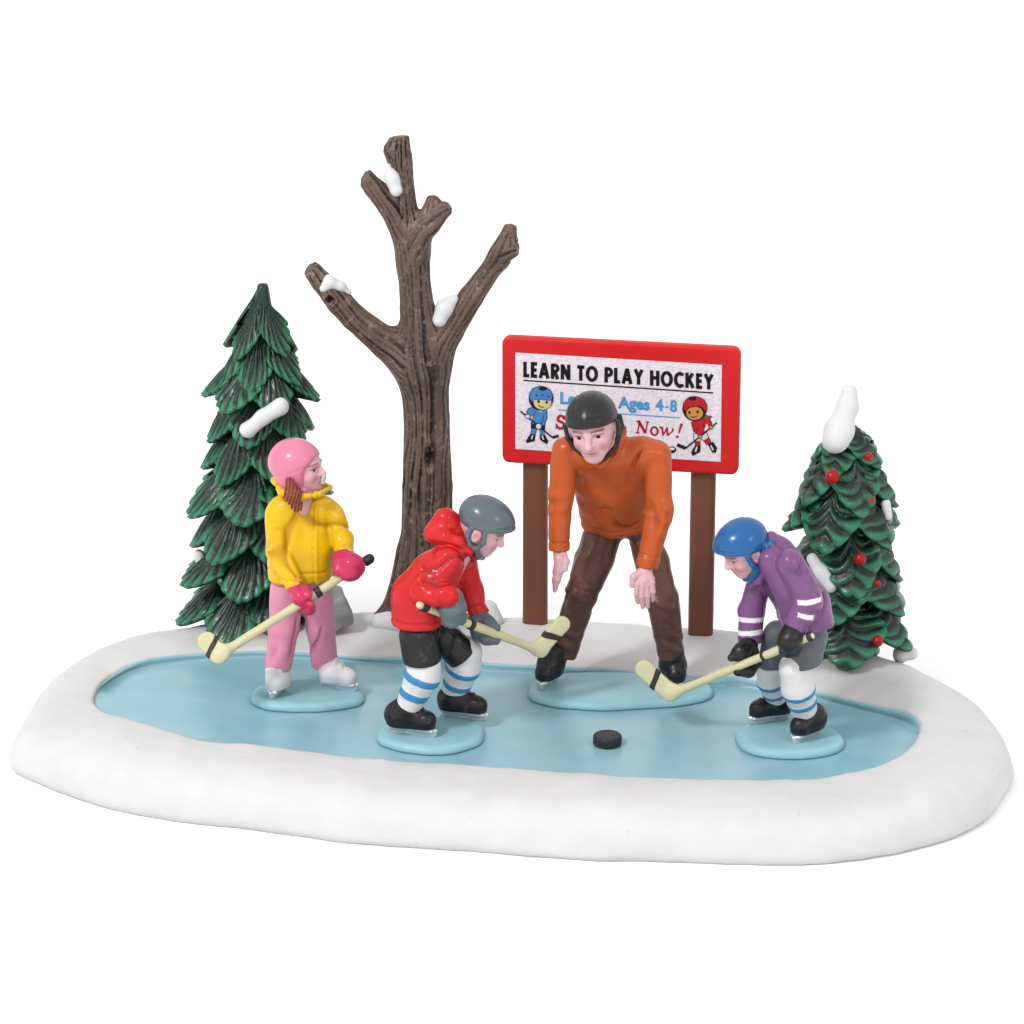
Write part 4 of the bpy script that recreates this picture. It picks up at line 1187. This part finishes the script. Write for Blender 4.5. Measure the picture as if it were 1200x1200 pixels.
def stripes(P, na):
    def band(c, ax, half, mask):
        c = c.astype(F32); ax = np.array(ax, F32); ax = ax / np.linalg.norm(ax)
        return np.where(mask, np.abs((P - c) @ ax) - half, 9)
    x, y, z = P[:, 0], P[:, 1], P[:, 2]
    near = (na < .06) & (y < -1.45) & (x > J(933, 710, -1.6)[0]) & (x < J(962, 710, -1.6)[0])
    far = x < 2.98
    d = band(J(950, 701, -1.62), (.1, 0, -1), .027, near)
    d = np.minimum(d, band(J(943, 720, -1.68), (-.3, 0, -1), .025, near & (x < J(953, 720, -1.6)[0])))
    d = np.minimum(d, band(J(882, 725, -.95), (0, -.2, -1), .026, far & (y < -.75)))
    d = np.minimum(d, band(J(879, 741, -1.05), (.08, -.2, -1), .028, far & (y < -.75)))
    return d
purple_boy()
pst, _ = stick('hockey_stick', 'cream hockey stick held by the boy in purple, blade before the black boot', (950, 746, -1.76), (787, 813, -.75), (749, 779, -.62), .046, .115, (-.2, -1, .1),
      [('blade', .50, .034), ('shaft', .0, .03), ('shaft', .33, .02)])

# ------------------------------------------------------------------ coach
def coach():
    root = thing('person', 'man in black helmet and orange sweater bending forward with bare hands', 'person', tuple(at_z(720, 808, ZSTAND)))
    stand((611, 828, 785, 834), root, 9)
    hc = J(695, 502, -.22); R = frame((-.20, -.95, -.15), (-.16, 0, 1)); Sz = .74
    head, pt, loc, W, E = head_parts(hc, R, Sz, nose=.9, jaw=.86)
    hands = []
    # his right hand (seen edge on): fingers hang one behind the other
    hands += [pch((655, 640, -.1, .075), (656, 652, -.12, .07), (656, 662, -.14, .068), k=.04)]
    for i, (tx, ty, kx, ky) in enumerate(((651, 687, 654, 668), (650, 692, 653, 669), (651, 690, 654, 669), (652, 684, 655, 667))):
        yo = -.24 + .075 * i
        hands.append(pch((656, 655, yo * .8 - .02, .065), (kx + .6, ky, yo, .056), ((kx + tx) / 2, (ky + ty) / 2, yo - .01, .044), (tx, ty, yo + .02, .026), k=.03))
    hands.append(pch((659, 650, -.16, .055), (663, 658, -.22, .045), (662, 667, -.25, .036), k=.02))
    # his left hand, back towards the viewer
    hands += [pch((757, 664, -.26, .085), (756, 674, -.3, .082), k=.05), pch((749.5, 679, -.34, .05), (756, 680, -.35, .056), (763, 678, -.34, .046), k=.05)]
    for kx, ky, mx, my, tx, ty, r in ((747.5, 684, 745.5, 696, 747.5, 706, .033), (753.2, 686, 752.2, 699, 753.2, 711.5, .035), (759, 685.5, 759, 698, 759, 711, .034), (764.6, 682.5, 765.2, 693, 764.6, 703.5, .030)):
        hands.append(pch((756 + (kx - 756) * .6, 674, -.33, .045), (kx, ky, -.385, r), (mx, my, -.395, r * .95), (tx, ty, -.35, r * .75), k=.012))
    hands.append(pch((750, 671, -.32, .05), (742.5, 676, -.37, .042), (740.5, 686, -.385, .032), k=.02))
    hd = U(*hands, k=.012)
    body = U(head, pch((705, 512, -.08, .17), (713, 530, .22, .15), (716, 560, .55, .15), (719, 610, .82, .17)),
             pch((705, 620, .85, .15), (682, 693, .6, .12), (656, 772, .62, .09)), pch((750, 620, .85, .15), (775, 703, .45, .12), (788, 776, .5, .09)),
             pch((668, 530, .1, .12), (657, 580, 0, .10), (655, 640, -.1, .075)), pch((768, 535, .15, .12), (772, 605, -.1, .1), (757, 662, -.26, .085)), k=.06)
    body = U(body, hd, k=.02)
    sdf_obj('body', body, .0115, M['skin'], root, paint=pt)
    tor = U(pch((702, 660, .98, .19), (699, 600, .72, .20), (695, 560, .45, .24), (688, 532, .15, .19)), pch((736, 660, .98, .20), (739, 600, .72, .225), (740, 560, .45, .26), (752, 532, .15, .20)),
            pch((666, 527, .1, .155), (715, 530, .14, .20), (768, 533, .15, .165)), pch((716, 535, .12, .2), (718, 570, .42, .24), (719, 620, .74, .21)), k=.12)
    tor = cut(tor, J(720, 629, .55), (0.02, .30, -1), .03)
    arms = U(cut(pch((662, 528, .1, .155), (657, 580, 0, .15), (655, 656, -.1, .12)), J(655, 645, -.1), (0, -.1, -1), .02),
             cut(pch((770, 533, .15, .17), (773, 600, -.08, .155), (756, 674, -.26, .125)), J(757, 665, -.26), (-.22, -.25, -1), .02), k=.03)
    j = U(tor, arms, k=.035)
    neck = U(*[pch(a, b) for a, b in zip([(672, 514, -.05, .035), (684, 535, -.2, .035), (703, 546, -.28, .035), (722, 533, -.18, .035)], [(684, 535, -.2, .035), (703, 546, -.28, .035), (722, 533, -.18, .035), (732, 505, .12, .035)])], k=.02)
    j = U(j, pch((700, 535, -.05, .12), (722, 515, .12, .12), k=.1), k=.08)
    j = U(j, neck, k=.04)
    j = cloth(j, .019, 6)
    def fd(P):
        hz = .013 * np.exp(-((P[:, 2] - J(720, 619, .55)[2] - .30 * (P[:, 1] - .55)) / .014) ** 2) * (np.abs(P[:, 0] - 1.2) < .42)
        def fold(px, py, y, a, b, k, sg):
            e = J(px, py, y)
            u = (P[:, 2] - e[2]) * a + (P[:, 0] - e[0]) * b
            return .013 * np.sin(u * k) * np.exp(-(((P[:, 0] - e[0]) / .18) ** 2 + ((P[:, 2] - e[2]) / sg) ** 2 + ((P[:, 1] - y) / .3) ** 2))
        cuff1 = .012 * np.exp(-((P[:, 2] - J(655, 636, -.15)[2]) / .014) ** 2) * (P[:, 0] < .72)
        e2 = J(761, 654, -.36)
        cuff2 = .012 * np.exp(-(((P[:, 2] - e2[2]) + .22 * (P[:, 0] - e2[0])) / .014) ** 2) * (P[:, 0] > 1.42) * (P[:, 1] < .05)
        return hz + fold(775, 605, -.2, 1, .5, 30, .16) + fold(655, 592, -.1, 1, -.3, 30, .14) + fold(700, 600, .5, .7, 1, 18, .25) + fold(745, 560, .2, .5, -1, 16, .25) + cuff1 + cuff2
    j = disp(j, fd)
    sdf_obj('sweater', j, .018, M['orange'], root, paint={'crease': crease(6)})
    l1 = cut(pch((708, 622, .85, .225), (696, 655, .72, .225), (680, 697, .58, .195), (657, 775, .62, .155)), J(656, 766, .6), (-.28, 0, -1), .02)
    l2 = cut(pch((752, 622, .85, .21), (765, 660, .62, .20), (776, 703, .45, .185), (788, 780, .50, .16)), J(786, 771, .45), (.12, 0, -1), .02)
    tr = U(l1, l2, pch((710, 612, .85, .22), (745, 612, .85, .22)), k=.05)
    def folds(P):
        o = 0
        for px, py, y in ((681, 697, .4), (776, 705, .28), (660, 752, .45), (786, 755, .35)):
            e = J(px, py, y); u = (P[:, 2] - e[2]) + .5 * (P[:, 0] - e[0])
            o = o + .014 * np.sin(u * 34) * np.exp(-(((P[:, 0] - e[0]) / .22) ** 2 + ((P[:, 2] - e[2]) / .14) ** 2))
        return o
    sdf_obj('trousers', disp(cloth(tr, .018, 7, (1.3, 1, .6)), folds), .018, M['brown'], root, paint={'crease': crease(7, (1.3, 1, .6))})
    skate(root, (652, 786), (634, 800), (657, 757, .62, .145), .145, M['black'], rr=.15)
    skate(root, (785, 786), (794, 802), (786, 760, .50, .15), .15, M['black'], rr=.15)
    pl = lambda q: .115 + .22 * np.clip(q[:, 1], -.6, .6)
    strap = [[((.43, .05, .12), .034), ((.41, .08, -.10), .036), ((.33, .06, -.30), .034), ((.14, .14, -.47), .03), ((-.14, .14, -.47), .03), ((-.33, .06, -.3), .034), ((-.41, .08, -.1), .036), ((-.43, .05, .12), .034)],
             [((.42, -.15, .10), .04), ((.42, -.12, -.06), .05), ((.37, .05, -.2), .045)], [((-.42, -.15, .10), .04), ((-.42, -.12, -.06), .05), ((-.37, .05, -.2), .045)]]
    def rid(q):
        g = .022 * np.exp(-((q[:, 2] - (.27 + .22 * q[:, 1])) / .016) ** 2) * (np.abs(q[:, 0]) > .06)
        g2 = .012 * np.exp(-((np.abs(q[:, 0]) - .17) / .022) ** 2) * (q[:, 2] > .36)
        v = .004 * np.exp(-((np.abs(q[:, 0]) - .08) / .02) ** 2) * (q[:, 1] > .3)
        return g + g2 + v
    helmet_open('helmet', E, loc, W, Sz, (0, -.02, .155), (.41, .52, .43), M['blackhelm'], root, pl, strap, ridges=rid)
coach()

# ------------------------------------------------------------------ puck
pc = at_z(712, 863, ZI + .10)
def puck_fn(P):
    q = P - np.array([pc[0], pc[1], ZI], F32)
    r = np.sqrt(q[:, 0] ** 2 + q[:, 1] ** 2)
    return smax(r - .168 - .004 * noise(P, 5, 2), np.abs(q[:, 2] - .062) - .062, .03) - .006 * np.exp(-((r - .12) / .015) ** 2) * 0
tag(sdf_obj('hockey_puck', S(puck_fn, pc - .3, pc + .3), .014, M['puck']), 'black hockey puck lying on the pale blue ice', 'puck')

# ------------------------------------------------------------------ light
w = bpy.data.worlds.new('World'); SC.world = w; w.use_nodes = True
nt = w.node_tree; bg = nt.nodes['Background']
bg.inputs[0].default_value = (1, 1, 1, 1); bg.inputs[1].default_value = 1.15
def area(name, loc, size, power, col=(1, 1, 1)):
    l = bpy.data.lights.new(name, 'AREA'); l.shape = 'RECTANGLE'; l.size, l.size_y = size; l.energy = power; l.color = col
    o = bpy.data.objects.new(name, l); COL.objects.link(o); o.location = loc
    from mathutils import Vector
    d = Vector((0, 0, 1.5)) - Vector(loc); o.rotation_euler = d.to_track_quat('-Z', 'Y').to_euler()
    return o
def power(E, loc, size): # watts for irradiance E*pi at the subject
    d2 = sum(c * c for c in loc); return E * math.pi * d2 * math.pi / math.pi
area('key_softbox', (-38, -42, 62), (11, 11), 0.60 * math.pi ** 2 * (38**2 + 42**2 + 62**2))
area('fill_softbox', (46, -46, 40), (12, 12), 0.10 * math.pi ** 2 * (46**2 * 2 + 40**2))

# ------------------------------------------------------------------ camera object and render settings
cd = bpy.data.cameras.new('camera'); cd.sensor_width = 36; cd.lens = 36 * DIST / 12.0; cd.clip_end = 1000
co = bpy.data.objects.new('camera', cd); COL.objects.link(co); co.location = CAM
co.rotation_euler = (math.pi / 2 - PITCH, 0, 0)
SC.camera = co
vs = SC.view_settings
SC.display_settings.display_device = 'sRGB'
vs.view_transform = 'Standard'; vs.look = 'None'; vs.exposure = 0; vs.gamma = 1; vs.use_curve_mapping = False
